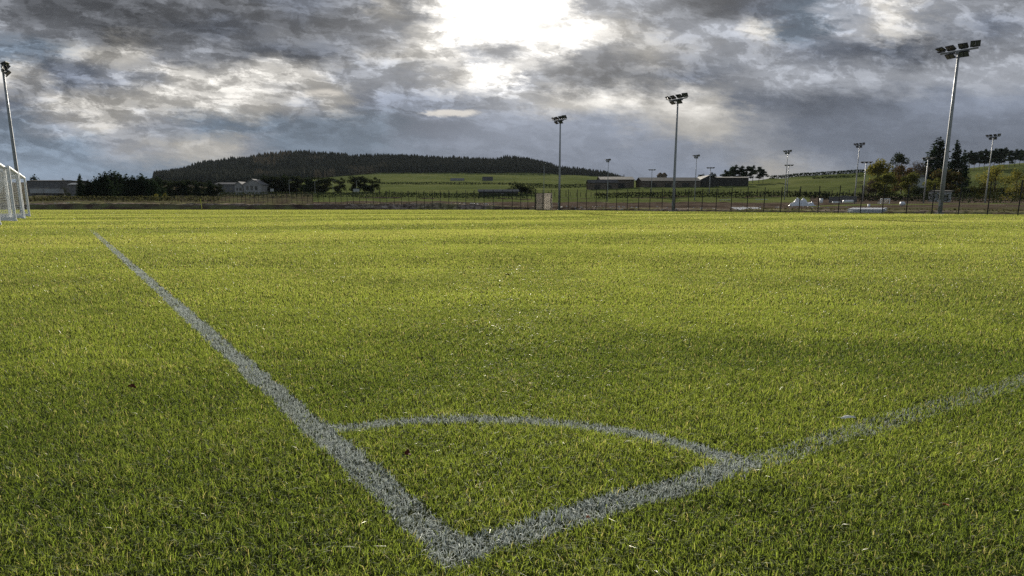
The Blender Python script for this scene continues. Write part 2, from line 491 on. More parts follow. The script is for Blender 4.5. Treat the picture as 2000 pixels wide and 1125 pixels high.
# mowing stripes run parallel to the goal line
stripe = np.sin((u_ + 0.25 * v_ * 0.0) * 2 * math.pi / 11.2 + 2.3 + (fbm(bx * 0.15, by * 0.15, 2, 61) - 0.4) * 1.2)
stripe = np.tanh(stripe * 2.2)
sw = np.clip((u_ - 4) / 10, 0.10, 1.0)
patch = fbm(bx * 0.9, by * 0.9, 4, 71)
patch2 = fbm(bx * 4.5, by * 4.5, 3, 81)
hgt_b = (0.0155 + 0.0170 * rng.beta(2, 2.4, n)) * (0.68 + 0.7 * patch2) * np.where(bw > 3, 1.15, 1.0)
hgt_b = hgt_b * np.where((cls == 0) & (v_ < -0.05), 1.12, 1.0)
wid = (0.0017 + 0.0016 * rng.random(n)) * bw
az = rng.uniform(0, 2 * math.pi, n)
lean = np.abs(rng.normal(0.72, 0.42, n))
bias = (stripe * sw * 0.36 - 0.05)                         # the roller lays the blades one way, then the other
lx = np.cos(az) * lean + TD.x * bias; ly = np.sin(az) * lean + TD.y * bias
flat = rng.random(n) < 0.10
lx = np.where(flat, lx * 2.2, lx); ly = np.where(flat, ly * 2.2, ly)
fa = rng.uniform(0, 2 * math.pi, n)                        # blade's width direction
wx = np.cos(fa) * wid / 2; wy = np.sin(fa) * wid / 2
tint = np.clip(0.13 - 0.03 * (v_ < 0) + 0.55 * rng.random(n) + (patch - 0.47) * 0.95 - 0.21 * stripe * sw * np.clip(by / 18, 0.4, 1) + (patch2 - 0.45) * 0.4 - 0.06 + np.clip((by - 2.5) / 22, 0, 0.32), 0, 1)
dry_veil = np.where(rng.random(n) < 0.07 + 0.07 * np.clip((by - 2) / 10, 0, 1) + 0.10 * np.clip((patch2 - 0.5) * 4, 0, 1), rng.uniform(0.35, 1, n), rng.uniform(0, 0.10, n))  # dry blades; the rise with distance belongs to the painted veil
dry_veil = np.clip(dry_veil + np.clip(-stripe * sw, 0, 1) * 0.12 * np.clip(by / 15, 0, 1) + np.clip((by - 3) / 40, 0, 0.09), 0, 1)  # far blades paled further, a hazy veil painted into their colour

dew = (rng.random(n) < np.interp(by, [1, 3, 6, 14, 40], [0.015, 0.05, 0.14, 0.16, 0.08]) * np.where(v_ > 0, 1.0, 0.55)).astype(np.float32)

def blades_object(name, sel, mat, hscale=1.0):
    i = np.nonzero(sel)[0]
    fine = i[bw[i] < 2.2]; far = i[bw[i] >= 2.2]
    V = []; L = []; S = []; TN = []; DR = []; UP = []; DW = []
    off = 0
    if len(fine):
        k = fine; h = hgt_b[k] * hscale
        r0 = np.stack([bx[k], by[k], np.zeros(len(k))], -1)
        wv = np.stack([wx[k], wy[k], np.zeros(len(k))], -1)
        mid = r0 + np.stack([lx[k] * h * 0.35, ly[k] * h * 0.35, h * 0.58], -1)
        tip = r0 + np.stack([lx[k] * h * 1.05, ly[k] * h * 1.05, h * np.clip(1.02 - 0.28 * np.hypot(lx[k], ly[k]), 0.3, 1)], -1)
        vv = np.stack([r0 - wv, r0 + wv, mid + wv * 0.85, mid - wv * 0.85, tip], 1)
        V.append(vv.reshape(-1, 3))
        b0 = (np.arange(len(k)) * 5)[:, None]
        L.append((b0 + np.array([0, 1, 2, 3, 3, 2, 4])).ravel())
        S.append(np.tile([4, 3], len(k)))
        TN.append(np.repeat(tint[k], 5)); DR.append(np.repeat(dry_veil[k], 5)); DW.append(np.repeat(dew[k], 5)); UP.append(np.tile([0, 0, 0.58, 0.58, 1.0], len(k)))
        off = len(k) * 5
    if len(far):
        k = far; h = hgt_b[k] * hscale
        r0 = np.stack([bx[k], by[k], np.full(len(k), -0.002)], -1)
        wv = np.stack([wx[k], wy[k], np.zeros(len(k))], -1)
        tip = r0 + np.stack([lx[k] * h, ly[k] * h, h * np.clip(1.02 - 0.28 * np.hypot(lx[k], ly[k]), 0.3, 1)], -1)
        tw = wv * 0.25
        vv = np.stack([r0 - wv, r0 + wv, tip + tw, tip - tw], 1)
        V.append(vv.reshape(-1, 3))
        b0 = off + (np.arange(len(k)) * 4)[:, None]
        L.append((b0 + np.array([0, 1, 2, 3])).ravel())
        S.append(np.full(len(k), 4))
        TN.append(np.repeat(tint[k], 4)); DR.append(np.repeat(dry_veil[k], 4)); DW.append(np.repeat(dew[k], 4)); UP.append(np.tile([0.2, 0.2, 1.0, 1.0], len(k)))
    return np_mesh(name, np.concatenate(V), np.concatenate(L), np.concatenate(S), mat,
                   {'tint': np.concatenate(TN), 'dry_veil': np.concatenate(DR), 'up': np.concatenate(UP), 'dew': np.concatenate(DW)})
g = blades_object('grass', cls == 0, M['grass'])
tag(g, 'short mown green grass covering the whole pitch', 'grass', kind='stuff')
o = blades_object('touchline', cls == 1, M['paint_grass'], 0.85); tag(o, 'long white painted touchline running away to the left', 'pitch marking', kind='structure')
o = blades_object('goal_line', cls == 2, M['paint_grass'], 0.85); tag(o, 'worn white goal line running off to the right', 'pitch marking', kind='structure')
o = blades_object('corner_arc', cls == 3, M['paint_grass'], 0.85); tag(o, 'white quarter circle corner arc joining the two lines', 'pitch marking', kind='structure')
del bx, by, bw

# ------------------------------------------------------------------ floodlight masts
def lamp_panel(parent, x, y, z, tilt, yaw, big=1.0):
    """one floodlight head: a finned housing, its glass and the bracket"""
    R = Matrix.Rotation(yaw, 3, 'Z') @ Matrix.Rotation(tilt, 3, 'X')
    b = MB()
    w, d, th = 0.86 * big, 0.62 * big, 0.09 * big
    c = Vector((x, y, z))
    for s in (-1, 1):
        b.box(c + R @ Vector((s * w * 0.26, 0, 0)), (w * 0.49, d, th), m=R)
    for k in range(9):
        b.box(c + R @ Vector(((k - 4) * w * 0.11, 0, th * 0.75)), (0.012, d * 0.9, th * 0.55), m=R)
    b.box(c + R @ Vector((0, d * 0.515, 0.02)), (w * 1.02, 0.025, th * 1.5), m=R)
    o = b.build('floodlight_lamp', M['lamp_black'], parent)
    g_ = MB()
    for s in (-1, 1):
        g_.box(c + R @ Vector((s * w * 0.26, 0, -th * 0.5 - 0.006)), (w * 0.43, d * 0.88, 0.008), m=R)
    g_.build('lamp_glass', M['lamp_glass'], o)
    return o
def make_tall_mast():
    r = empty('floodlight_mast', (0, 0, 0))
    p_ = MB(); p_.tube([(0, 0, 0.0), (0, 0, 4), (0, 0, 8), (0, 0, 12.05)], [0.17, 0.145, 0.115, 0.085], 12)
    p_.build('pole', M['galv'], r, True)
    b_ = MB(); b_.box((0, 0, 0.02), (0.55, 0.55, 0.05))
    for sx in (-1, 1):
        for sy in (-1, 1): b_.tube([(sx * 0.2, sy * 0.2, 0.04), (sx * 0.2, sy * 0.2, 0.13)], 0.02, 6)
    b_.build('base_plate', M['galv'], r)
    d_ = MB(); d_.box((0, -0.165, 0.85), (0.13, 0.03, 0.5)); d_.build('access_door', M['galv'], r)
    c_ = MB(); c_.box((0, 0, 12.12), (2.75, 0.10, 0.11)); c_.box((0, 0, 11.98), (0.34, 0.26, 0.2))
    c_.tube([(-0.6, 0, 12.08), (-0.06, 0, 11.6)], 0.03, 6); c_.tube([(0.6, 0, 12.08), (0.06, 0, 11.6)], 0.03, 6)
    ca = c_.build('crossarm', M['galv'], r)
    for k, (x, tl) in enumerate(((-1.26, -0.42), (-0.52, -0.50), (0.40, -0.56), (1.26, -0.80))):
        o = lamp_panel(r, x, -0.28, 12.40, tl, (x * 0.34), 0.76)
        bk = MB(); bk.box((x - 0.22, -0.16, 12.25), (0.04, 0.34, 0.06)); bk.box((x + 0.22, -0.16, 12.25), (0.04, 0.34, 0.06)); bk.box((x, -0.09, 12.22), (0.5, 0.05, 0.05))
        bk.build('bracket', M['lamp_black'], o)
    for x, tl in ((-0.46, -0.62), (0.56, -0.80)):
        o = lamp_panel(r, x, -0.36, 11.78, tl, x * 0.3, 0.74)
        bk = MB(); bk.box((x - 0.22, -0.2, 11.95), (0.04, 0.36, 0.06)); bk.box((x + 0.22, -0.2, 11.95), (0.04, 0.36, 0.06)); bk.box((x, -0.09, 12.0), (0.48, 0.05, 0.1))
        bk.build('bracket', M['lamp_black'], o)
    return r
def make_short_mast():
    r = empty('floodlight_mast', (0, 0, 0))
    p_ = MB(); p_.tube([(0, 0, 0.0), (0, 0, 4), (0, 0, 7.9)], [0.13, 0.105, 0.075], 10)
    p_.build('pole', M['galv'], r, True)
    c_ = MB(); c_.box((0, 0, 7.95), (1.9, 0.1, 0.1)); c_.build('crossarm', M['galv'], r)
    for x in (-0.78, 0.0, 0.78):
        o = lamp_panel(r, x, -0.2, 8.14, -0.15, 0, 0.84)
        bk = MB(); bk.box((x, -0.1, 8.04), (0.4, 0.2, 0.1)); bk.build('bracket', M['lamp_black'], o)
    return r
ROT_R = math.atan2(-0.8415, 0.5402)           # crossarm parallel to the touchline, lamps towards the pitch
tall = make_tall_mast(); short = make_short_mast()
TALL = [  # px of base, depth, rotation, top py, label
    (1835, 57.1, 0, None, 'tall grey floodlight mast nearest on the right, six dark lamps on a slanting crossarm'),
    (1314, 79.2, 0, None, 'tall floodlight mast between the barns and the gate, right of the sun'),
    (1092, 98.0, 0, None, 'tall floodlight mast beside the pale slatted gate in the fence'),
    (44, 57.0, math.pi, None, 'tall floodlight mast behind the white goals at the left edge'),
    (1062, 222, 0.0, 317, 'far thin floodlight mast seen against the end of the wooded hill'),
    (1186, 203, 0.0, 311, 'far thin floodlight mast standing in front of the left barn'),
    (1356, 190, 0.0, 303, 'far thin floodlight mast in front of the long barn'),
    (1531, 187, 0.0, 294, 'taller of the two far floodlight masts behind the white tarpaulin'),
    (1668, 143, 0.0, 280, 'far floodlight mast left of the autumn trees, leaning right'),
    (1923, 123, 0.0, 263, 'far floodlight mast in front of the trimmed dark hedge and pine row'),
]
SHORT = [
    (1271, 250, 331, 'short floodlight mast between the two barns'),
    (1384, 240, 327, 'short floodlight mast in front of the dark gabled barn'),
    (1535, 230, 322, 'shorter of the two far floodlight masts behind the white tarpaulin'),
    (1684, 165, 316, 'short floodlight mast beside the brown bush left of the autumn trees'),
    (1803, 140, 308, 'short floodlight mast left of the nearest tall mast, before the big spruce'),
    (1864, 300, 330, 'small distant floodlight mast in the gap right of the nearest mast'),
]
first = True
for px, Y, ro, top, lab in TALL:
    o = tall if first else copy_tree(tall)
    first = False
    a = (px - CX) / F * CP
    if top is None:
        a = ray(px, 418)[0]
        o.location = (a * Y, Y, 0.0)
        if px < 100: o.location = (-45.1, 64.3, 0.0)
        o.scale = (1, 1, 1.035 if px < 100 or px > 1800 else 1.0)
    else:
        o.location = (a * Y, Y, gz(a * Y, Y) - 0.1)
        zt = H + ray(px, top)[1] * Y
        s = (zt - o.location.z) / 12.5
        o.scale = (s * 0.78, s * 0.78, s)
    o.rotation_euler = (0, 0, ROT_R + ro)
    tag(o, lab, 'floodlight', 'floodlight masts round the pitches')
first = True
for px, Y, top, lab in SHORT:
    o = short if first else copy_tree(short)
    first = False
    a = (px - CX) / F * CP
    o.location = (a * Y, Y, gz(a * Y, Y) - 0.1)
    s = (H + ray(px, top)[1] * Y - o.location.z) / 8.2
    o.scale = (s, s, s)
    o.rotation_euler = (0, 0, -0.2)
    tag(o, lab, 'floodlight', 'floodlight masts round the pitches')

# ------------------------------------------------------------------ goals
def net_strands(b, P, nu, nv, r=0.004):
    """cords across the four-cornered panel P00 P10 P11 P01"""
    P = [Vector(p) for p in P]
    def q(u, v): return (P[0] * (1 - u) + P[1] * u) * (1 - v) + (P[3] * (1 - u) + P[2] * u) * v
    def sag(u, v): return Vector((0, 0.0, -0.10 * math.sin(math.pi * u) * math.sin(math.pi * v)))
    for i in range(nu + 1):
        u = i / nu
        b.tube([q(u, v) + sag(u, v) for v in (0, 0.33, 0.67, 1)], r, 3, False)
    for j in range(nv + 1):
        v = j / nv
        b.tube([q(u, v) + sag(u, v) for u in (0, 0.2, 0.4, 0.6, 0.8, 1)], r, 3, False)
def make_goal():
    r = empty('football_goal', (0, 0, 0))
    Wd, Hg, D = 7.32, 2.44, 2.0
    for x in (0, Wd):
        b = MB(); b.tube([(x, 0, 0.04), (x, 0, Hg)], 0.062, 10); b.box((x, 0, 0.05), (0.15, 0.15, 0.09)); b.build('post', M['white_metal'], r, False)
    b = MB(); b.tube([(-0.06, 0, Hg - 0.02), (Wd + 0.06, 0, Hg - 0.02)], 0.062, 10); b.build('crossbar', M['white_metal'], r)
    for x in (0, Wd):
        b = MB(); b.box((x, D / 2, 0.11), (0.13, D, 0.15)); b.build('side_bar', M['white_metal'], r)
        b = MB(); b.tube([(x, 0.02, Hg - 0.06), (x, 0.8, Hg - 0.10), (x, 1.0, Hg - 0.22), (x, D, 0.2)], 0.028, 8); b.build('net_support', M['white_metal'], r)
    b = MB(); b.box((Wd / 2, D, 0.11), (Wd, 0.13, 0.15)); b.build('back_bar', M['white_metal'], r)
    n_ = MB()
    net_strands(n_, [(0, 0, Hg - 0.06), (Wd, 0, Hg - 0.06), (Wd, 0.9, Hg - 0.12), (0, 0.9, Hg - 0.12)], 60, 7)
    net_strands(n_, [(0, 0.9, Hg - 0.12), (Wd, 0.9, Hg - 0.12), (Wd, D, 0.15), (0, D, 0.15)], 60, 20)
    for x in (0, Wd):
        net_strands(n_, [(x, 0, 0.1), (x, D, 0.1), (x, 0.9, Hg - 0.12), (x, 0, Hg - 0.06)], 16, 20)
    n_.build('net', M['net'], r)
    for x in (1.6, 5.6):
        w = MB(); w.tube([(x, D, 0.11), (x + 0.9, D, 0.11)], 0.12, 10); w.build('anchor_weight', M['white_metal'], r)
    return r
goal = make_goal()
ga = math.atan2(TD.y, TD.x)
GL = [((-19.1, 25.9), 'white portable football goal nearest the camera, cut by the left edge'),
      ((-22.75, 31.9), 'white portable football goal second from the left edge, sloping crossbar in full view'),
      ((-26.95, 38.5), 'white portable football goal farthest away, only its far post showing')]
for k, ((x, y), lab) in enumerate(GL):
    o = goal if k == 0 else copy_tree(goal)
    o.location = (x, y, 0.0)
    o.rotation_euler = (0, 0, ga)
    tag(o, lab, 'goal', 'white goals stored beside the touchline')

# ------------------------------------------------------------------ fence with black posts
posts_px = [2052, 1990, 1930, 1873, 1821, 1771, 1724, 1681, 1638, 1598, 1561, 1525, 1492, 1459, 1428, 1398.5, 1371, 1344, 1318, 1293, 1269, 1247, 1225, 1204, 1183.6, 1164, 1145, 1127.5, 1110,
            1094, 1077, 1060, 1045.6, 1031, 1017, 1000.5, 982, 963.5, 945.5, 927.5, 910, 893, 876.5, 860, 844.6, 829, 814, 799, 784.4, 770.5, 756, 742.7, 729.5, 716, 703, 690.6]
q = 690.6; st = 11.9
while q > 105:
    q -= st; st = max(5.2, st * 0.982); posts_px.append(q)
FD = ([2060, 1930, 1600, 1371, 1145, 1090, 1040, 910, 690, 300, 100], [47, 52, 63, 77, 93, 98, 101, 103, 112, 150, 172])
FTOP = ([2060, 1771, 1371, 910, 690, 300, 100], [350, 360, 369, 371.5, 374, 383.5, 384])
def fence_base(px):
    Y = float(np.interp(-px, [-v for v in FD[0]], FD[1]))
    a = ray(px, 405)[0]
    return Vector((a * Y, Y, 0))
fr = empty('mesh_fence', (0, 0, 0))
tag(fr, 'long black wire mesh fence with tall slim posts along the far pitch edge', 'fence')
pts = []
for px in posts_px:
    b = fence_base(px)
    zt = H + elev(float(np.interp(-px, [-v for v in FTOP[0]], FTOP[1]))) * b.y
    base = (0.1 if px > 950 else 0.6)
    pts.append((b, base, zt))
n_post = 0
wire = MB()
for k, (b, base, zt) in enumerate(pts):
    if k < 98:
        pm = MB(); pm.box((b.x, b.y, (zt + base - 0.4) / 2), (0.058, 0.058, zt - base + 0.4), rz=0.6); pm.box((b.x, b.y, zt + 0.015), (0.07, 0.07, 0.03), rz=0.6)
        pm.build('post', M['fence'], fr)
    if k:
        b0, z0, t0 = pts[k - 1]
        for j in range(13):
            f = j / 12
            p0 = Vector((b0.x, b0.y, z0 + (t0 - 0.12 - z0) * f)); p1 = Vector((b.x, b.y, base + (zt - 0.12 - base) * f))
            wire.tube([p0, p1], 0.0035 if 0 < j < 12 else 0.008, 3, False)
        nn = 10
        for j in range(1, nn):
            f = j / nn
            x = b0.x + (b.x - b0.x) * f; y = b0.y + (b.y - b0.y) * f
            wire.tube([(x, y, z0 + (base - z0) * f), (x, y, t0 + (zt - t0) * f - 0.12)], 0.003, 3, False)
wire.build('wire_mesh', M['fence'], fr)

# gate with a pale slatted sheet
ge = fence_base(1061)
gr = empty('slatted_gate', (0, 0, 0))
tag(gr, 'dark barred gate backed with pale boards, in the black fence', 'gate')
p0 = fence_base(1045.6); p1 = fence_base(1077)
dv = (p1 - p0); un = dv.normalized(); nv_ = Vector((-un.y, un.x, 0))
if nv_.y > 0: nv_ = -nv_
ztop = H + elev(377) * ge.y
b = MB()
for s in (0, 0.5, 1):
    c = p0 + dv * s + nv_ * 0.10; b.box((c.x, c.y, ztop / 2), (0.07, 0.07, ztop), rz=math.atan2(un.y, un.x))
b.build('gate_frame', M['fence'], gr)
for j in range(15):
    b = MB(); z = 0.08 + (ztop - 0.12) * j / 14; c = p0 + dv * 0.5 + nv_ * 0.09
    b.box((c.x, c.y, z), (dv.length, 0.04, 0.105), rz=math.atan2(un.y, un.x)); b.build('bar', M['fence'], gr)
for s in (0.25, 0.75):
    b = MB(); c = p0 + dv * s - nv_ * 0.16; b.box((c.x, c.y, ztop / 2 + 0.03), (dv.length * 0.47, 0.05, ztop - 0.05), rz=math.atan2(un.y, un.x)); b.build('pale_board', M['backlit_board'], gr)

# second, far fence of short timber stakes on the field edge
fr2 = empty('stake_fence', (0, 0, 0))
tag(fr2, 'far line of short wooden stakes along the foot of the green field', 'fence')
w2 = MB(); prev = None
for k in range(96):
    px = 690 + k * 10.6 + random.uniform(-3, 3)
    Y = 246 + (8 * math.sin(k * 0.2)) - max(0, px - 1500) * 0.12
    p_ = G(px, Y); hh = random.uniform(1.7, 2.6)
    b = MB(); b.box((p_.x, p_.y, p_.z + hh / 2 - 0.3), (0.16, 0.16, hh + 0.3), rz=random.random()); b.build('stake', M['bark'], fr2)
    if prev:
        for f in (0.4, 0.75): w2.tube([prev[0] + Vector((0, 0, prev[1] * f)), p_ + Vector((0, 0, hh * f))], 0.012, 3, False)
    prev = (p_, hh)
w2.build('wire_strand', M['fence'], fr2)

# ------------------------------------------------------------------ trees
def leaf_quads(C, size, seed, flat=0.0, out=None):
    r = np.random.default_rng(seed)
    n = len(C)
    a = r.normal(size=(n, 3)); a[:, 2] *= (1 - flat); a /= np.linalg.norm(a, axis=1)[:, None]
    b_ = r.normal(size=(n, 3)); b_ -= (b_ * a).sum(1)[:, None] * a; b_ /= np.linalg.norm(b_, axis=1)[:, None]
    s = (size * r.uniform(0.5, 1.4, n))[:, None]
    a = a * s; b_ = b_ * s * 0.6
    V = np.stack([C - a, C + b_ * 0.9 - a * 0.1, C + a, C - b_ + a * 0.15], 1).reshape(-1, 3)
    return V
def crown_mesh(name, V, mat):
    nq = len(V) // 4
    me = bpy.data.meshes.new(name)
    me.vertices.add(len(V)); me.vertices.foreach_set("co", V.astype(np.float32).ravel())
    me.loops.add(nq * 4); me.loops.foreach_set("vertex_index", np.arange(nq * 4, dtype=np.int32))
    me.polygons.add(nq); me.polygons.foreach_set("loop_start", (np.arange(nq) * 4).astype(np.int32)); me.polygons.foreach_set("loop_total", np.full(nq, 4, np.int32))
    me.update(); me.materials.append(mat)
    return me
def spruce_points(seed, n=2200, w=0.24, low=0.06, ragged=0.3):
    r = np.random.default_rng(seed)
    z = low + (1 - low) * (1 - np.sqrt(r.random(n)))
    lvl = np.floor(z * 22) / 22
    ang = r.uniform(0, 2 * math.pi, n)
    lobes = 1 + ragged * np.sin(ang * 3 + lvl * 40 + seed) * 0.6 + ragged * (np.sin(lvl * 97 + ang * 2) * 0.5)
    R = w * (1 - z) ** 0.85 * lobes * (0.72 + 0.38 * ((z * 22) % 1 < 0.5)) + 0.012
    rad = R * np.sqrt(r.uniform(0.12, 1, n))
    zz = z - rad * 0.28
    return np.stack([np.cos(ang) * rad, np.sin(ang) * rad, zz], -1)
def blob_points(seed, blobs, n):
    r = np.random.default_rng(seed)
    vol = np.array([b[3] * b[4] * b[5] for b in blobs]) ** 0.67; vol /= vol.sum()
    out = []
    for b, f in zip(blobs, vol):
        m_ = int(n * f)
        d = r.normal(size=(m_, 3)); d /= np.linalg.norm(d, axis=1)[:, None]
        d *= (r.uniform(0.25, 1, m_) ** 0.5)[:, None]
        d *= (0.85 + 0.3 * np.sin(d[:, :1] * 9 + seed) * np.cos(d[:, 2:3] * 8))
        out.append(np.array(b[:3]) + d * np.array(b[3:6]))
    return np.concatenate(out)
def trunk_mb(h, r, limbs, seed):
    rr_ = random.Random(seed)
    b = MB(); lean = rr_.uniform(-0.02, 0.02)
    b.tube([(0, 0, -0.03), (lean * 0.3, 0, h * 0.35), (lean, 0, h * 0.7), (lean, 0.0, h)], [r, r * 0.8, r * 0.55, r * 0.15], 7)
    for k in range(limbs):
        z = h * rr_.uniform(0.3, 0.85); a = rr_.uniform(0, 6.28); L = rr_.uniform(0.12, 0.30)
        b.tube([(lean * 0.5, 0, z), (math.cos(a) * L * 0.5, math.sin(a) * L * 0.5, z + L * 0.35), (math.cos(a) * L, math.sin(a) * L, z + L * 0.75)], [r * 0.45, r * 0.3, r * 0.08], 5, False)
    return b
PROTO = {}
def proto(kind, var):
    key = (kind, var)
    if key in PROTO: return PROTO[key]
    sd = hash((len(kind), var)) % 1000 + var * 17
    rr_ = random.Random(sd)
    if kind == 'spruce':
        V = leaf_quads(spruce_points(sd, 2600, 0.20 + 0.03 * var), 0.026, sd, 0.5); mat = M['spruce']; tb = trunk_mb(0.95, 0.016, 0, sd)
    elif kind == 'dense':          # rounded dark conifer of the left belt
        P = np.concatenate([spruce_points(sd, 1300, 0.30, 0.02, 0.5), blob_points(sd, [(0.05, 0, 0.35, 0.26, 0.26, 0.3), (-0.08, 0.05, 0.55, 0.18, 0.18, 0.26), (0.06, -0.05, 0.7, 0.12, 0.12, 0.22)], 1300)])
        V = leaf_quads(P, 0.030, sd, 0.3); mat = M['spruce']; tb = trunk_mb(0.9, 0.02, 3, sd)
    elif kind == 'pine':
        bl = []
        for k in range(13):
            z = rr_.uniform(0.38, 0.93); q = (1 - z) * 0.42 + 0.05
            bl.append((rr_.uniform(-q, q), rr_.uniform(-q, q), z, 0.15, 0.15, 0.065))
        bl.append((0, 0, 0.93, 0.08, 0.08, 0.07))
        V = leaf_quads(blob_points(sd, bl, 2300), 0.027, sd, 0.3); mat = M['pine']; tb = trunk_mb(0.95, 0.017, 7, sd)
    else:                           # broadleaf kinds share the shape, not the leaves
        bl = []
        for k in range(26):
            a = rr_.uniform(0, 6.28); q = rr_.uniform(0.05, 0.36); z = rr_.uniform(0.10, 0.88)
            q *= math.sin(min(1, (1.05 - z) * 1.6 + 0.2) * 1.5)
            s_ = rr_.uniform(0.11, 0.20)
            bl.append((math.cos(a) * q, math.sin(a) * q, z, s_, s_, s_ * 0.8))
        sparse = kind in ('airy', 'bare')
        V = leaf_quads(blob_points(sd, bl, 2600 if sparse else 3600), 0.020 if sparse else 0.026, sd); tb = trunk_mb(0.8, 0.022, 12 if sparse else 8, sd)
        mat = {'round': M['dark_leaf'], 'olive': M['olive_leaf'], 'airy': M['yellow_leaf'], 'rust': M['rust_leaf'], 'autumn': M['autumn_leaf'], 'bare': M['brown_leaf'], 'yellow': M['yellow_leaf'], 'bush': M['dark_leaf']}[kind]
        if kind == 'bush':
            bl = [(rr_.uniform(-0.42, 0.42), rr_.uniform(-0.3, 0.3), rr_.uniform(0.2, 0.62), 0.24, 0.24, rr_.uniform(0.2, 0.34)) for _ in range(9)]
            V = leaf_quads(blob_points(sd, bl, 1500), 0.035, sd); tb = trunk_mb(0.5, 0.03, 5, sd)
    PROTO[key] = (crown_mesh('crown', V, mat), tb, None)
    tm = bpy.data.meshes.new('trunk'); tm.from_pydata(tb.v, [], tb.f); tm.materials.append(M['bark']); tm.update()
    PROTO[key] = (PROTO[key][0], tm)
    return PROTO[key]
def tree(kind, px, Y, top, label, group=None, wf=1.0, name=None, cat='tree', sink=0.2, var=None):
    p_ = G(px, Y)
    zt = H + elev(top) * Y
    h = max(1.0, zt - p_.z + sink)
    cm, tm = proto(kind, random.randrange(3) if var is None else var)
    nm = name or {'spruce': 'spruce_tree', 'dense': 'conifer_tree', 'pine': 'pine_tree', 'bush': 'bush'}.get(kind, 'broadleaf_tree')
    o = empty(nm, (p_.x, p_.y, p_.z - sink), random.uniform(0, 6.28), (h * wf, h * wf, h))
    tag(o, label, cat, group)
    for nme, me in (('crown', cm), ('trunk', tm)):
        c = bpy.data.objects.new(nme, me); col.objects.link(c); c.parent = o
    return o

ORD = ['first', 'second', 'third', 'fourth', 'fifth', 'sixth', 'seventh', 'eighth', 'ninth', 'tenth', 'eleventh', 'twelfth', 'thirteenth', 'fourteenth', 'fifteenth', 'sixteenth', 'seventeenth', 'eighteenth']
belt = [(162, 339), (177, 349), (190, 343), (201, 337), (212, 333), (222, 330), (232, 332), (242, 339), (253, 338), (264, 340), (274, 341), (281, 337), (292, 343), (303, 345), (312, 343)]
for i, (px, top) in enumerate(belt):
    lab = 'pointed lighter conifer at the left end of the dark belt' if i == 0 else 'dark conifer in the left belt, %s from its left end' % ORD[i]
    tree('spruce' if i in (0,) else 'dense', px, 225 + random.uniform(-6, 14), top, lab, 'dark tree belt on the left', 1.2)
for i in range(9):
    px = 322 + i * 13
    tree('dense' if i % 2 else 'round', px, 262 + random.uniform(-6, 6), 349 + random.uniform(0, 6) + (3 if i == 8 else 0), 'dark tree under the wooded hill, %s right of the belt' % ORD[i], 'dark trees below the hill', 1.3)
for i, (px, top) in enumerate([(519, 340), (533, 342), (547, 341), (558, 339), (574, 341), (590, 342), (606, 343), (622, 343), (637, 345)]):
    tree('round' if i % 3 else 'dense', px, 318 + random.uniform(-8, 8), top, 'dark tree right of the white house, %s of the row' % ORD[i], 'dark row right of the white house', 1.7)
tree('round', 665, 318, 344, 'single rounded dark tree left of the small pale sign', None, 1.0)
for i, (px, top) in enumerate([(696, 342), (713, 341), (729, 343)]):
    tree('round', px, 318, top, ('left', 'middle', 'right')[i] + ' one of three dark rounded trees behind the pale sign', 'three rounded dark trees', 1.25)
for i, (px, top) in enumerate([(307, 377), (324, 376)]):
    tree('airy', px, 195, top, ('left' if i == 0 else 'right') + ' of two small pale saplings before the dark belt', 'pale saplings', 0.7, 'sapling', 'sapling')
tree('bush', 1006, 290, 351, 'large dark mound shaped bush in the middle of the fields', None, 1.7, 'bush', 'bush')
tree('bush', 1026, 288, 362, 'low dark bush spreading right of the large mound bush', None, 2.4, 'bush', 'bush')
tree('bush', 128, 240, 362, 'round dark bush at the right end of the grey containers', None, 1.1, 'bush', 'bush')
tree('dense', 75, 330, 339, 'dark tree behind the long grey shed at the left', None, 1.2)
tree('dense', 129, 420, 347, 'small dark treetop over the flat roofs at the left', None, 1.4)
for i, (px, top) in enumerate([(1413, 331), (1424, 326), (1433, 321), (1445, 323), (1456, 324), (1467, 322), (1479, 325), (1487, 330)]):
    tree('pine', px, 392 + random.uniform(-8, 8), top, '%s pine from the left in the clump behind the dark shed' % ORD[i], 'pine clump behind the shed', 1.05, sink=0.5)
tree('round', 1388, 372, 334, 'dark tree rising between the gabled barn and the shed', None, 0.8)
tree('round', 1367, 385, 339, 'small dark tree behind the ridge of the gabled barn', None, 0.8)
# right hand trees
tree('yellow', 1708, 240, 311, 'yellow green tree at the left of the autumn trees', None, 0.85)
tree('round', 1747, 330, 295, 'dark rounded treetop above the autumn trees', None, 0.75)
tree('rust', 1757, 262, 319, 'rust brown autumn tree in the middle of the autumn group', None, 1.0)
tree('olive', 1727, 222, 335, 'olive bushy tree in front of the rust brown one', None, 1.15)
tree('bare', 1693, 228, 347, 'low purple brown bare bush beside the short mast', None, 1.5, 'bush', 'bush')
tree('bare', 1783, 290, 313, 'grey leafless tree left of the big spruce', None, 0.9)
tree('olive', 1776, 240, 335, 'olive tree under the grey leafless tree', None, 1.0)
tree('spruce', 1820, 300, 266, 'big broad spruce, tallest tree on the right', None, 1.55, var=2)
tree('spruce', 1856, 310, 273, 'slim spruce partly hidden by the nearest mast', None, 1.1, var=0)
tree('spruce', 1872, 320, 291, 'short dark spruce at the left end of the pine row', None, 1.0, var=1)
tree('autumn', 1843, 205, 329, 'wide brown olive tree behind the nearest tall mast', None, 1.2)
tree('olive', 1822, 200, 343, 'olive tree left of the wide brown one behind the mast', None, 1.2)
tree('bush', 1792, 190, 357, 'dark green bush at the foot of the big spruce', None, 1.0, 'bush', 'bush')
tree('airy', 1938, 185, 318, 'airy yellowing tree above the trimmed hedge', None, 0.85)
tree('airy', 1918, 190, 334, 'smaller airy tree at the left of the yellowing one', None, 0.9)
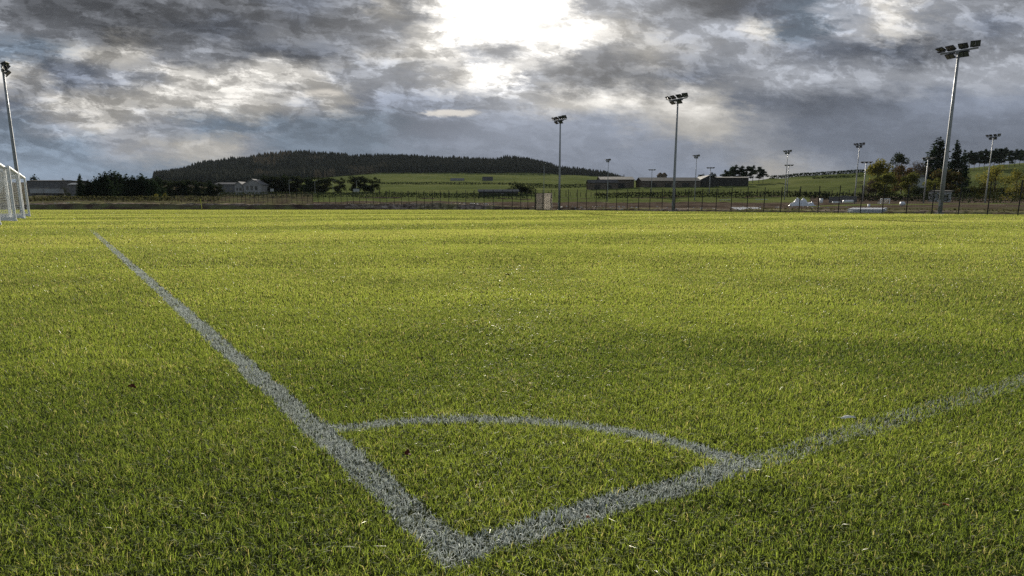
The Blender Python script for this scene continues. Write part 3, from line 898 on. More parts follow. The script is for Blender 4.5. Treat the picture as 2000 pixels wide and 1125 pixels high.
tree('airy', 1980, 188, 328, 'airy yellowing tree at the right frame edge', None, 0.9)
tree('bare', 2003, 188, 338, 'thin bare tree cut by the right frame edge', None, 0.9)
for i, (px, top) in enumerate([(1884, 293), (1893, 296), (1903, 293), (1912, 290), (1922, 295), (1931, 289), (1941, 289), (1950, 287), (1960, 293), (1971, 290), (1980, 291), (1990, 289), (2000, 293), (2011, 288)]):
    tree('pine', px, 425 + random.uniform(-10, 10), top, '%s tall pine from the left in the hilltop row' % ORD[i], 'hilltop pine row', 0.85, sink=1.5)

# far wood on the hill: thousands of conifers that read as one mass
def hill_wood():
    r = np.random.default_rng(5)
    n = 21000
    px = r.uniform(306, 1218, n); Y = r.uniform(690, 1330, n)
    lo = np.interp(px, [306, 430, 540, 640, 740, 900, 1060, 1120, 1218], [800, 700, 720, 860, 960, 960, 1010, 1130, 1180])
    k = Y > lo
    px = px[k]; Y = Y[k]
    a = (px - CX) * CP / F
    X = a * Y; Z = ground_z(X, Y)
    n = len(X)
    h = r.uniform(6.5, 12.5, n) * np.where(fbm(px * 0.02, Y * 0.01, 3, 9) > 0.5, 1.1, 0.9)
    w = h * r.uniform(0.20, 0.30, n)
    br = fbm(px * 0.012, Y * 0.006, 3, 19)
    brown = np.clip((br - 0.45) * 8, 0, 1) * ((px > 500) & (px < 960)) * (r.random(n) < 0.75)
    K = 7
    ang = np.arange(K) * 2 * math.pi / K
    V = []; Lp = []; TN = []; base = 0
    for (z0, z1, rw) in ((0.05, 0.55, 1.0), (0.32, 0.80, 0.72), (0.58, 1.0, 0.45)):
        jit_ = r.uniform(0.65, 1.25, (n, K))
        ring = np.stack([X[:, None] + np.cos(ang)[None] * (w * rw)[:, None] * jit_, Y[:, None] + np.sin(ang)[None] * (w * rw)[:, None] * jit_,
                         (Z + h * z0)[:, None] + r.uniform(-0.04, 0.04, (n, K)) * h[:, None]], -1)
        apex = np.stack([X, Y, Z + h * z1], -1)[:, None]
        V.append(np.concatenate([ring, apex], 1).reshape(-1, 3))
        b0 = base + (np.arange(n) * (K + 1))[:, None, None]
        tri = np.stack([np.arange(K), (np.arange(K) + 1) % K, np.full(K, K)], -1)[None]
        Lp.append((b0 + tri).reshape(-1))
        TN.append(np.repeat(brown * 0.7 + r.random(n) * 0.3, K + 1)); base += n * (K + 1)
    m_, t_ = new_mat('hill_wood')
    at_ = t_.new('ShaderNodeAttribute', attribute_name='tint').outputs['Fac']
    c_ = t_.ramp(at_, [(0.0, (0.022, 0.026, 0.021)), (0.3, (0.048, 0.050, 0.038)), (0.75, (0.090, 0.076, 0.052)), (1.0, (0.12, 0.092, 0.058))])
    d_ = t_.new('ShaderNodeBsdfDiffuse'); t_.l.new(c_, d_.inputs[0]); finish(t_, d_.outputs[0])
    Lp = np.concatenate(Lp)
    o = np_mesh('hill_wood', np.concatenate(V), Lp, np.full(len(Lp) // 3, 3), m_, {'tint': np.concatenate(TN)})
    tag(o, 'dark conifer wood covering the long hill on the skyline', 'wood', kind='stuff')
hill_wood()

# hedges and walls between pitch and fields
def hedge(name, path, h, wd, mat, label, cat, dens=9.0, size=0.22):
    """path: (photo x, depth); base on the ground"""
    P = [G(px, Y) for px, Y in path]
    pts_ = []
    r = np.random.default_rng(len(path) * 7 + int(path[0][0]))
    for p0, p1 in zip(P[:-1], P[1:]):
        L = (p1 - p0).length; n = int(L * h * dens * 2.6)
        f = r.random(n)
        z = r.uniform(0, 1, n) ** 0.8
        top = h * (0.82 + 0.36 * fbm((f * L + p0.x) * 0.25, f * 0 + 1.5, 3, 3))
        c = np.outer(1 - f, np.array(p0)) + np.outer(f, np.array(p1))
        c[:, 2] += z * top
        c[:, 1] += r.uniform(-wd / 2, wd / 2, n); c[:, 0] += r.uniform(-0.2, 0.2, n)
        pts_.append(c)
    V = leaf_quads(np.concatenate(pts_), size, int(path[0][0]))
    o = bpy.data.objects.new(name, crown_mesh(name, V, mat)); col.objects.link(o)
    return tag(o, label, cat)
hedge('hedge', [(1853, 225), (1900, 225), (1950, 225), (2060, 225)], 2.9, 1.6, M['hedge'], 'trimmed dark hedge at the right below the airy trees', 'hedge', 26, 0.24)
hedge('hedge', [(1160, 232), (1250, 231), (1350, 230), (1450, 229), (1550, 226), (1620, 215)], 1.9, 1.2, M['dark_leaf'], 'low dark hedge below the green field, behind the second pitch', 'hedge', 12, 0.25)
hedge('scrub', [(1600, 205), (1680, 185), (1760, 165), (1850, 152), (1950, 148), (2060, 145)], 2.0, 1.5, M['dark_leaf'], 'dark weedy scrub strip under the right hand trees', 'scrub', 10, 0.2)
hedge('hedge', [(620, 236), (700, 236), (800, 236), (900, 236), (985, 236), (1030, 236)], 1.7, 1.2, M['hedge'], 'low dark hedge left of the gate behind the green strip', 'hedge', 14, 0.22)
hedge('scrub', [(60, 178), (150, 176), (250, 176), (350, 178), (430, 180)], 1.3, 2.0, M['rough_leaf'], 'rough dull green scrub behind the earth bank at the left', 'scrub', 12, 0.25)
hedge('hedge', [(430, 240), (500, 240), (560, 240), (625, 238)], 1.9, 2.0, M['dark_leaf'], 'dark rough hedge in front of the white house', 'hedge', 9, 0.24)
hedge('hedge', [(1500, 452), (1560, 452), (1620, 452), (1700, 452)], 2.0, 2.5, M['hedge'], 'dark hedge line along the crest of the right hand field', 'hedge', 5, 0.5)
hedge('hedge', [(1583, 396), (1620, 398), (1680, 402)], 1.3, 1.6, M['hedge'], 'thin dark hedge crossing the middle of the right hand field', 'hedge', 5, 0.35)
hedge('hedge', [(740, 505), (850, 505), (980, 505), (1060, 500)], 1.6, 2.0, M['hedge'], 'long thin hedge line across the middle fields', 'hedge', 4, 0.4)
hedge('hedge', [(1030, 430), (1100, 430), (1170, 425)], 2.2, 2.5, M['dark_leaf'], 'dark hedge left of the barns', 'hedge', 5, 0.4)

# ------------------------------------------------------------------ buildings
def frame_at(px0, px1, Y, Y1=None):
    A = G(px0, Y); B = G(px1, Y1 or Y)
    d = B - A; d.z = 0
    return A, B, d
def gable_house(name, px0, px1, Y, eave_py, ridge_py, depth, wallm, roofm, label, cat, ridge_along=True, wins=(), base=None, doors=()):
    """walls, roof and openings; ridge along the front or pointing at the viewer"""
    A, B, d = frame_at(px0, px1, Y)
    z0 = (base if base is not None else min(A.z, B.z)) - 0.3
    ze = H + elev(eave_py) * Y; zr = H + elev(ridge_py) * Y
    L = d.length; u = d.normalized(); n_ = Vector((-u.y, u.x, 0))
    r = empty(name, (A.x, A.y, z0), math.atan2(u.y, u.x))
    tag(r, label, cat)
    e, g_ = ze - z0, zr - z0
    b = MB()
    if ridge_along:
        b.add([(0, 0, 0), (L, 0, 0), (L, depth, 0), (0, depth, 0), (0, 0, e), (L, 0, e), (L, depth, e), (0, depth, e), (0, depth / 2, g_ - 0.05), (L, depth / 2, g_ - 0.05)],
              [(0, 1, 5, 4), (2, 3, 7, 6), (1, 2, 6, 9, 5), (3, 0, 4, 8, 7)])
    else:
        b.add([(0, 0, 0), (L, 0, 0), (L, depth, 0), (0, depth, 0), (0, 0, e), (L, 0, e), (L, depth, e), (0, depth, e), (L / 2, 0, g_ - 0.05), (L / 2, depth, g_ - 0.05)],
              [(0, 1, 5, 8, 4), (2, 3, 7, 9, 6), (1, 2, 6, 5), (3, 0, 4, 7)])
    b.build('wall', wallm, r)
    rf = MB(); o_ = 0.35; th = 0.16
    def slab(p):
        p = [Vector(q) for q in p]
        rf.add(p + [q + Vector((0, 0, th)) for q in p], [(3, 2, 1, 0), (4, 5, 6, 7), (0, 1, 5, 4), (1, 2, 6, 5), (2, 3, 7, 6), (3, 0, 4, 7)])
    if ridge_along:
        k = (g_ - e) / (depth / 2)
        slab([(-o_, -o_, e - k * o_), (L + o_, -o_, e - k * o_), (L + o_, depth / 2, g_), (-o_, depth / 2, g_)])
        slab([(-o_, depth / 2, g_ + 0.003), (L + o_, depth / 2, g_ + 0.003), (L + o_, depth + o_, e - k * o_), (-o_, depth + o_, e - k * o_)])
    else:
        k = (g_ - e) / (L / 2)
        slab([(-o_, -o_, e - k * o_), (L / 2, -o_, g_), (L / 2, depth + o_, g_), (-o_, depth + o_, e - k * o_)])
        slab([(L / 2, -o_, g_ + 0.003), (L + o_, -o_, e - k * o_), (L + o_, depth + o_, e - k * o_), (L / 2, depth + o_, g_ + 0.003)])
    rf.build('roof', roofm, r)
    for (f, zf, w, h_) in wins:
        wb = MB(); wb.box((f * L, -0.02, zf * e), (w, 0.06, h_)); wo = wb.build('window', M['glass'], r)
        fb = MB(); fb.box((f * L, -0.035, zf * e - h_ / 2 - 0.05), (w + 0.2, 0.12, 0.1)); fb.box((f * L, -0.035, zf * e + h_ / 2 + 0.05), (w + 0.2, 0.09, 0.1))
        fb.box((f * L, -0.06, zf * e), (0.06, 0.04, h_)); fb.build('frame', M['white_wall'], wo)
    for (f, w, h_) in doors:
        db = MB(); db.box((f * L, -0.03, h_ / 2 + 0.15), (w, 0.08, h_)); db.build('door', M['dark_timber'], r)
    return r
gable_house('white_house', 478, 513, 300, 360, 350, 9, M['white_wall'], M['slate'], 'white house with a broad gable and three dark windows', 'house', False, ((0.22, 0.68, 0.9, 1.6), (0.45, 0.68, 1.0, 1.6), (0.7, 0.68, 1.0, 1.6)))
gable_house('white_house', 461, 476.5, 302, 361, 355, 8, M['white_wall'], M['slate'], 'smaller white gabled house joined left of the broad gable', 'house', False, ((0.3, 0.6, 0.7, 1.0), (0.7, 0.6, 0.9, 1.2)))
gable_house('white_house', 424, 461, 318, 360, 356.5, 8, M['grey_wall'], M['slate'], 'long low grey house left of the white gables', 'house', True, ((0.2, 0.6, 1.0, 1.0), (0.5, 0.6, 1.0, 1.0), (0.8, 0.6, 1.0, 1.0)))
gable_house('cottage', 881, 906, 640, 352.5, 348, 7, M['white_wall'], M['slate'], 'tiny white cottage under the wooded hill, left one', 'house', True, ((0.3, 0.55, 1.2, 1.2), (0.75, 0.55, 1.2, 1.2)))
gable_house('cottage', 943, 962, 650, 351, 345, 7, M['white_wall'], M['roof'], 'tiny white cottage under the wooded hill, right one', 'house', True, ((0.5, 0.55, 1.4, 1.2),))
gable_house('barn', 1172, 1237, 345, 351, 344.5, 16, M['stone'], M['roof'], 'wide brown barn with a pale sheet roof left of the short mast', 'barn', True, ((0.15, 0.6, 2.2, 1.0),), doors=((0.6, 4, 3),))
gable_house('barn', 1149, 1206, 334, 357, 351, 10, M['stone'], M['roof'], 'lower brown lean barn in front of the wide barn', 'barn', True, doors=((0.3, 2.6, 2.4), (0.7, 2.6, 2.4)))
gable_house('barn', 1252, 1366, 338, 353.5, 346, 16, M['stone'], M['roof'], 'longest brown barn with a mottled roof behind the second mast', 'barn', True, doors=((0.2, 3, 2.4), (0.45, 3, 2.4), (0.75, 3.4, 2.6)))
gable_house('barn', 1364, 1402, 340, 352, 342.5, 20, M['dark_timber'], M['roof'], 'dark barn with its gable end facing, at the end of the long barn', 'barn', False, doors=((0.5, 3.4, 3.0),))
gable_house('shed', 1399, 1459, 348, 347.5, 345.2, 9, M['dark_timber'], M['roof'], 'flat roofed dark shed below the pine clump', 'shed', True)
gable_house('cottage', 1284, 1292, 372, 342, 337.5, 4, M['stone'], M['stone'], 'left of the two little gabled turrets above the long barn', 'house', False)
gable_house('cottage', 1292, 1300, 372, 342, 337.5, 4, M['stone'], M['stone'], 'right of the two little gabled turrets above the long barn', 'house', False)
gable_house('shed', 935, 1012, 262, 374, 370.5, 5, M['dark_timber'], M['slate'], 'long low dark shed in front of the mound bush', 'shed', True, ((0.1, 0.5, 1, 0.8), (0.6, 0.5, 1, 0.8)))
gable_house('industrial_shed', 58, 122, 300, 353.5, 351.5, 14, M['grey_wall'], M['roof'], 'long grey industrial shed behind the goals', 'shed', True, ((0.3, 0.5, 1.5, 1.2), (0.6, 0.5, 1.5, 1.2)))
gable_house('industrial_shed', 104, 153, 312, 355.5, 352.5, 12, M['dark_timber'], M['roof'], 'dark flat roofed shed right of the grey industrial shed', 'shed', True, ((0.25, 0.5, 1.8, 1.2), (0.55, 0.5, 1.8, 1.2), (0.85, 0.5, 1.8, 1.2)))
gable_house('cottage', 139, 153, 296, 360.5, 357.5, 6, M['grey_wall'], M['pale_clad'], 'small pale roofed hut at the left end of the tree belt', 'shed', True)
gable_house('cabin', 1825, 1856, 176, 374, 372.5, 3, M['pale_clad'], M['roof'], 'pale grey site cabin behind the nearest mast', 'cabin', True, ((0.25, 0.55, 0.8, 0.7), (0.7, 0.55, 0.8, 0.7)))
gable_house('shed', 1787, 1801, 260, 345, 341.5, 5, M['pale_clad'], M['roof'], 'small grey shed among the trees under the big spruce', 'shed', True)
def container(px0, px1, Y, t, b_, label):
    A, B, d = frame_at(px0, px1, Y); L = d.length; h_ = (elev(t) - elev(b_)) * Y
    z0 = H + elev(b_) * Y
    r = empty('container', (A.x, A.y, z0), math.atan2(d.y, d.x)); tag(r, label, 'container', 'grey containers by the left sheds')
    b = MB(); b.box((L / 2, 1.2, h_ / 2), (L, 2.4, h_))
    k = int(L / 0.3)
    for i in range(k): b.box(((i + 0.5) * L / k, -0.02, h_ / 2), (0.12, 0.05, h_ * 0.92))
    b.build('body', M['pale_clad'], r)
    b = MB(); b.box((L / 2, 1.2, h_ + 0.06), (L + 0.1, 2.5, 0.1)); b.build('roof', M['white_wall'], r)
    b = MB(); b.box((L * 0.5, 1.2, -0.2), (L * 0.9, 2.2, 0.4)); b.build('base', M['dark_timber'], r)
container(62, 88.5, 215, 368.5, 377.5, 'low pale grey container right beside the goals')
container(89.5, 118, 215, 369, 377.5, 'low pale grey container next to the round dark bush')

# ------------------------------------------------------------------ site clutter beyond the fence
def tarp():
    Y = 108; p0 = W(1543, 402, Y); p1 = W(1590, 402, Y)
    L = p1.x - p0.x
    nx, ny = 46, 16
    vs, fs = [], []
    for j in range(ny + 1):
        for i in range(nx + 1):
            u = i / nx; v = j / ny
            hh = (1 + 0.22 * math.sin(u * 23 + 2 * v)) * np.interp(u, [0, 0.08, 0.18, 0.30, 0.45, 0.55, 0.62, 0.75, 0.85, 1], [0.0, 0.28, 0.80, 0.92, 0.84, 0.98, 0.62, 0.30, 0.52, 0.0])
            z = hh * math.sin(math.pi * v) ** 0.5 + 0.15 * math.sin(u * 37 + v * 9) * math.sin(math.pi * v) + 0.11 * math.sin(v * 21 + u * 11) * math.sin(math.pi * v)
            vs.append((p0.x + L * u, Y + 1.8 * (v - 0.5) + 0.1 * math.sin(u * 19), p0.z + max(0, z) - 0.02)); 
    for j in range(ny):
        for i in range(nx):
            a = j * (nx + 1) + i; fs.append((a, a + 1, a + nx + 2, a + nx + 1))
    o = MB().add(vs, fs).build('tarpaulin', M['white_plastic'], None, False)
    tag(o, 'crumpled bluish white tarpaulin heaped behind the fence', 'tarpaulin')
tarp()
def board_stack(px0, px1, py_b, Y, depth, layers, label, slope=0.0):
    A = W(px0, py_b, Y); B = W(px1, py_b, Y - slope)
    d = B - A; L = d.length; ang = math.atan2(d.y, d.x)
    r = empty('pallet_stack', A, ang); r.rotation_euler = (math.radians(6), 0, ang); tag(r, label, 'pallet stack')
    n_ = max(6, int(L / 0.28))
    for l in range(layers):
        b = MB(); z = 0.07 + l * 0.17
        for i in range(n_):
            b.box(((i + 0.5) * L / n_, depth / 2, z + 0.07), (L / n_ * 0.72, depth, 0.025), m=Matrix.Rotation(random.uniform(-0.02, 0.02), 3, 'Z'))
        for y in (0.05, depth / 2, depth - 0.05): b.box((L / 2, y, z), (L, 0.09, 0.10))
        b.build('pallet', M['white_plastic'], r)
board_stack(1440, 1495, 412.5, 74, 2.4, 1, 'flat pale slatted pallet on the ground, middle right', 0.0)
board_stack(1655, 1724, 415.5, 62, 1.2, 2, 'long stack of two pale pallets right of the tarpaulin', 2.0)
for (p0, p1, py, Y, lab) in ((1405, 1427, 391.5, 205, 'left of two white benches on the second pitch'), (1475, 1499, 390.8, 205, 'right of two white benches on the second pitch')):
    A = W(p0, py, Y); B = W(p1, py, Y); L = (B - A).length
    r = empty('bench', (A.x, A.y, A.z - 0.1)); tag(r, lab, 'bench', 'white benches on the second pitch')
    b = MB(); b.box((L / 2, 0.3, 0.30), (L, 0.5, 0.10)); b.build('seat', M['white_plastic'], r)
    for f in (0.1, 0.5, 0.9):
        b = MB(); b.box((f * L, 0.3, 0.1), (0.12, 0.4, 0.35)); b.build('leg', M['galv'], r)
# small training goal and loose panels near the right hand trees
def mini_goal(px0, px1, Y, top, bot, label):
    A = W(px0, bot, Y); B = W(px1, bot, Y); h_ = (elev(top) - elev(bot)) * Y; L = (B - A).length
    r = empty('small_goal', A); tag(r, label, 'goal')
    for x in (0, L):
        b = MB(); b.tube([(x, 0, 0), (x, 0, h_)], 0.07, 8); b.build('post', M['white_metal'], r)
    b = MB(); b.tube([(-0.05, 0, h_), (L + 0.05, 0, h_)], 0.07, 8); b.build('crossbar', M['white_metal'], r)
    b = MB()
    for x in (0, L): b.tube([(x, 0, h_), (x, 1.2, 0.1), (x, 0, 0.05)], 0.04, 6)
    b.build('net_support', M['white_metal'], r)
    b = MB(); net_strands(b, [(0, 0, h_), (L, 0, h_), (L, 1.2, 0.1), (0, 1.2, 0.1)], 14, 12, 0.012); b.build('net', M['net'], r)
mini_goal(1720, 1737, 125, 388.5, 398, 'small white goal frame right of the grey hoarding')
for i, (p0, p1, tp, bt, Y, lab) in enumerate(((1619, 1640, 384, 396, 132, 'left panel of the pale grey hoarding behind the white clutter'), (1641, 1655, 382, 396, 132, 'middle panel of the pale grey hoarding behind the white clutter'), (1656, 1673, 383, 395.5, 132, 'right panel of the pale grey hoarding behind the white clutter'))):
    A = W(p0, bt, Y); B = W(p1, bt, Y); L = (B - A).length; h_ = (elev(tp) - elev(bt)) * Y
    r = empty('hoarding_panel', A); tag(r, lab, 'panel', 'grey hoarding panels')
    b = MB()
    for k in range(9): b.box(((k + 0.5) * L / 9, 0, h_ / 2), (L / 9 * 0.8, 0.05, h_))
    b.build('sheet', M['grey_wall'], r)
    b = MB()
    for x in (0.02, L - 0.02): b.box((x, 0.06, h_ / 2), (0.07, 0.06, h_ + 0.1))
    b.build('frame', M['galv'], r)
def rolls():
    for i, (px, py, Y, L, R_, lab) in enumerate(((1634, 397, 112, 1.3, 0.14, 'short pale pipe lying left among the white clutter'), (1657, 396.5, 114, 1.7, 0.24, 'thick pale roll right of the short pale pipe'), (1604, 394, 112, 0.5, 0.26, 'small upright white drum near the tarpaulin'), (1763, 400, 100, 0.8, 0.3, 'small white sack on the dirt right of the pallet stack'), (1697, 403.5, 92, 0.5, 0.16, 'white plastic tub behind the stacked pallets'))):
        p_ = W(px, py, Y)
        b = MB()
        if i == 2 or i == 4: b.tube([(0, 0, -0.25), (0, 0, 0.0), (0, 0, R_ * 2)], [R_ * 0.85, R_, R_ * 0.9], 12)
        elif i == 3: b.tube([(-0.4, 0, 0), (-0.2, 0, 0.12), (0.15, 0, 0.16), (0.4, 0, 0.05)], [0.1, 0.33, 0.3, 0.08], 8)
        else: b.tube([(-L / 2, 0, R_), (L / 2, 0.3, R_)], R_, 12)
        o = b.build(('pipe', 'roll', 'drum', 'sack', 'tub')[i], M['white_plastic'], None, True)
        o.location = p_; tag(o, lab, ('pipe', 'roll', 'drum', 'sack', 'tub')[i])
rolls()
# pale rubble strewn on the dirt, too many and small to count
rb = MB()
for k in range(420):
    c_ = random.choice([(905, 30, 398, 115), (1000, 60, 404, 112), (1180, 80, 404, 96), (1290, 40, 408, 90), (760, 60, 399, 116), (1400, 80, 409, 80), (930, 14, 398.5, 115), (1230, 60, 407, 92), (1560, 100, 405, 90), (130, 20, 397, 112)])
    px = random.gauss(c_[0], c_[1]); Y = c_[3] + random.uniform(-2, 6)
    p_ = W(px, c_[2] + random.uniform(-1.5, 1.5), Y)
    s_ = random.uniform(0.03, 0.13) * (1.6 if random.random() < 0.08 else 1)
    m_ = Matrix.Rotation(random.random() * 6, 3, 'Z') @ Matrix.Rotation(random.random() * 6, 3, 'X')
    rb.box(p_, (s_ * random.uniform(1, 2.2), s_, s_ * random.uniform(0.4, 1)), m=m_)
tag(rb.build('rubble', M['rubble']), 'pale rubble and scraps scattered over the dirt by the fence', 'rubble', kind='stuff')
# weeds on the bank
wp = []
r_ = np.random.default_rng(8)
for k in range(5200):
    i = r_.integers(0, len(ep)); o_ = r_.uniform(0.3, 4.0)
    if fbm(np.array([ep[i, 0] * 0.06]), np.array([ep[i, 1] * 0.06]), 3, 5)[0] < 0.40: continue
    zz = hgt[i] * np.interp(o_, [q[0] for q in prof], [q[1] for q in prof])
    wp.append((ep[i, 0] + nrm[i, 0] * o_, ep[i, 1] + nrm[i, 1] * o_, zz + r_.uniform(0, 0.12)))
o = bpy.data.objects.new('weeds', crown_mesh('weeds', leaf_quads(np.array(wp), 0.10, 4), M['rough_leaf'])); col.objects.link(o)
tag(o, 'dull green weeds growing over the earth bank', 'weeds', kind='stuff')

# yellow corner pole at the far touchline
p_ = W(394.5, 408.5, 104); p_.z = 0
r = empty('corner_flag', p_); tag(r, 'thin yellow corner pole standing at the far pitch edge', 'corner pole')
b = MB(); b.tube([(0, 0, -0.05), (-0.05, 0, 0.9), (-0.13, 0, 1.62)], 0.05, 8); b.build('pole', M['yellow'], r)
b = MB(); b.tube([(0, 0, 0), (0, 0, 0.12)], 0.085, 8); b.build('base', M['dark_timber'], r)
# pale signs and lamp posts by the road
def sign(px0, px1, t, b_, Y, label):
    A = W(px0, b_, Y); B = W(px1, b_, Y); L = (B - A).length; h_ = (elev(t) - elev(b_)) * Y
    g0 = G((px0 + px1) / 2, Y).z
    r = empty('sign', (A.x, A.y, g0 - 0.1)); tag(r, label, 'sign')
    z0 = A.z - g0 + 0.1
    b = MB(); b.box((L / 2, 0, z0 + h_ / 2), (L, 0.06, h_)); b.build('board', M['pale_clad'], r)
    for f in (0.15, 0.85):
        b = MB(); b.tube([(f * L, 0.06, 0), (f * L, 0.06, z0 + h_ * 0.9)], 0.05, 6); b.build('post', M['galv'], r)
sign(690, 702, 369, 374.5, 255, 'blank pale sign board on two posts before the rounded trees')
sign(528, 535, 368.5, 374, 262, 'small blank white board at the right of the white house')
for i, (px, t, Y) in enumerate(((567, 352, 285), (617, 354, 285), (652, 353, 285), (698, 353, 280))):
    p_ = G(px, Y); h_ = (H + elev(t) * Y) - p_.z
    r = empty('street_lamp', p_); tag(r, 'thin grey street lamp before the dark trees, %s from the left' % ORD[i], 'street lamp', 'street lamps along the road')
    b = MB(); b.tube([(0, 0, -0.3), (0, 0, h_)], [0.09, 0.06], 6); b.build('pole', M['galv'], r)
    b = MB(); b.tube([(0, 0, h_), (0.5, 0, h_ + 0.15), (1.0, 0, h_ + 0.12)], 0.05, 6); b.box((1.1, 0, h_ + 0.12), (0.5, 0.2, 0.1)); b.build('lamp_head', M['galv'], r)

# ------------------------------------------------------------------ leaves and a feather in the grass
def on_grass(px, py, z=0.03):
    a, e = ray(px, py); Y = (z - H) / e
    return Vector((a * Y, Y, z))
def leaf(px, py, size, mat, label, rz, tilt):
    me = MB(); nx = 8
    out = [(0, 0.10), (0.12, 0.26), (0.2, 0.20), (0.34, 0.42), (0.46, 0.30), (0.62, 0.36), (0.74, 0.2), (0.88, 0.12), (1.0, 0.0)]
    vs, fs = [], []
    for x, w in out:
        for s in (-1, -0.5, 0, 0.5, 1):
            vs.append(((x - 0.5) * size, s * w * size, size * (0.28 * abs(s) ** 1.5 * w * 2 + 0.12 * math.sin(x * 3.1))))
    for i in range(len(out) - 1):
        for k in range(4): fs.append((i * 5 + k, i * 5 + k + 1, i * 5 + k + 6, i * 5 + k + 5))
    me.add(vs, fs)
    me.tube([(-0.5 * size, 0, 0), (-0.75 * size, 0.05 * size, 0.04 * size)], 0.012 * size, 5)
    o = me.build('fallen_leaf', mat, None, True)
    o.location = on_grass(px, py); o.rotation_euler = (tilt, 0.25, rz)
    mo = o.modifiers.new('thick', 'SOLIDIFY'); mo.thickness = 0.0006
    tag(o, label, 'leaf', 'fallen leaves on the pitch')
leaf(795, 886, 0.030, M['dead_leaf'], 'dark red curled leaf inside the corner quarter circle', 1.2, 0.9)
leaf(258, 757, 0.034, M['dead_leaf'], 'brown fallen leaf on the grass left of the touchline', 0.3, 0.3)
leaf(1149, 1011, 0.012, M['orange_leaf'], 'tiny orange leaf on the white goal line', 0.6, 0.4)
leaf(1846, 988, 0.017, M['orange_leaf'], 'small orange leaf on the grass at the lower right', 2.0, 0.4)
leaf(992, 538, 0.05, M['dead_leaf'], 'brown leaf farther out in the middle of the pitch', 0.1, 0.2)
p_ = on_grass(1657, 815, 0.032)
b = MB(); vs = []; fs = []
for i in range(13):
    x = i / 12; w = 0.16 * math.sin(math.pi * min(1, x * 0.9 + 0.08)) ** 0.7 * (1 - 0.12 * (i % 3))
    for s in (-1, 0, 1): vs.append(((x - 0.5) * 0.052, s * w * 0.052, 0.006 * math.sin(x * 3) - abs(s) * 0.003))
for i in range(12):
    for k in range(2): fs.append((i * 3 + k, i * 3 + k + 1, i * 3 + k + 4, i * 3 + k + 3))
b.add(vs, fs); b.tube([(-0.038, 0, 0), (0.02, 0, 0.006)], 0.0006, 5)
o = b.build('feather', M['feather'], None, True); o.location = p_; o.rotation_euler = (0.3, 0, 0.05)
tag(o, 'small white feather on the grass above the faded goal line', 'feather')

# ------------------------------------------------------------------ the air between
hz = MB(); hz.box((0, 1200, 74), (6600, 2560, 172))
m, t = new_mat('haze')
pv = t.new('ShaderNodeVolumePrincipled'); pv.inputs['Color'].default_value = (0.80, 0.85, 0.92, 1); pv.inputs['Density'].default_value = 0.00003; pv.inputs['Anisotropy'].default_value = -0.35
oo = t.new('ShaderNodeOutputMaterial'); t.l.new(pv.outputs[0], oo.inputs['Volume'])
tag(hz.build('haze', m), 'thin pale air softening the far hill', 'haze', kind='stuff')

# ------------------------------------------------------------------ sky and light
SUN_EL = math.radians(14.5)
w = bpy.data.worlds.new("World"); scn.world = w; w.use_nodes = True
w.node_tree.nodes.clear()
t = NT(w.node_tree)
gen = t.new('ShaderNodeTexCoord').outputs['Generated']
sep = t.new('ShaderNodeSeparateXYZ'); t.l.new(gen, sep.inputs[0])
dx, dy, dz = sep.outputs
ysafe = t.math('MAXIMUM', t.math('ABSOLUTE', dy), 0.12)
A0 = t.math('DIVIDE', dx, ysafe); E0 = t.math('DIVIDE', dz, ysafe)
def comb(x, y, z=0.0):
    c = t.new('ShaderNodeCombineXYZ'); t.put(c.inputs[0], x); t.put(c.inputs[1], y); t.put(c.inputs[2], z); return c.outputs[0]
# warp, so that the cloud masses have torn edges
def colour_noise(vec, scale, detail, rough):
    n = t.new('ShaderNodeTexNoise'); n.inputs['Scale'].default_value = scale; n.inputs['Detail'].default_value = detail; n.inputs['Roughness'].default_value = rough
    t.l.new(vec, n.inputs['Vector'])
    c = t.new('ShaderNodeSeparateColor'); t.l.new(n.outputs['Color'], c.inputs[0])
    return c.outputs
tilt = t.math('MULTIPLY_ADD', A0, 0.09, E0)          # cloud streets sink gently to the right
w1 = colour_noise(comb(t.math('MULTIPLY', A0, 3.0), t.math('MULTIPLY', tilt, 9.0), 3.3), 2.6, 12, 0.70)
A = t.math('ADD', A0, t.math('MULTIPLY_ADD', w1[0], 0.22, -0.11))
E = t.math('ADD', E0, t.math('MULTIPLY_ADD', w1[1], 0.075, -0.0375))
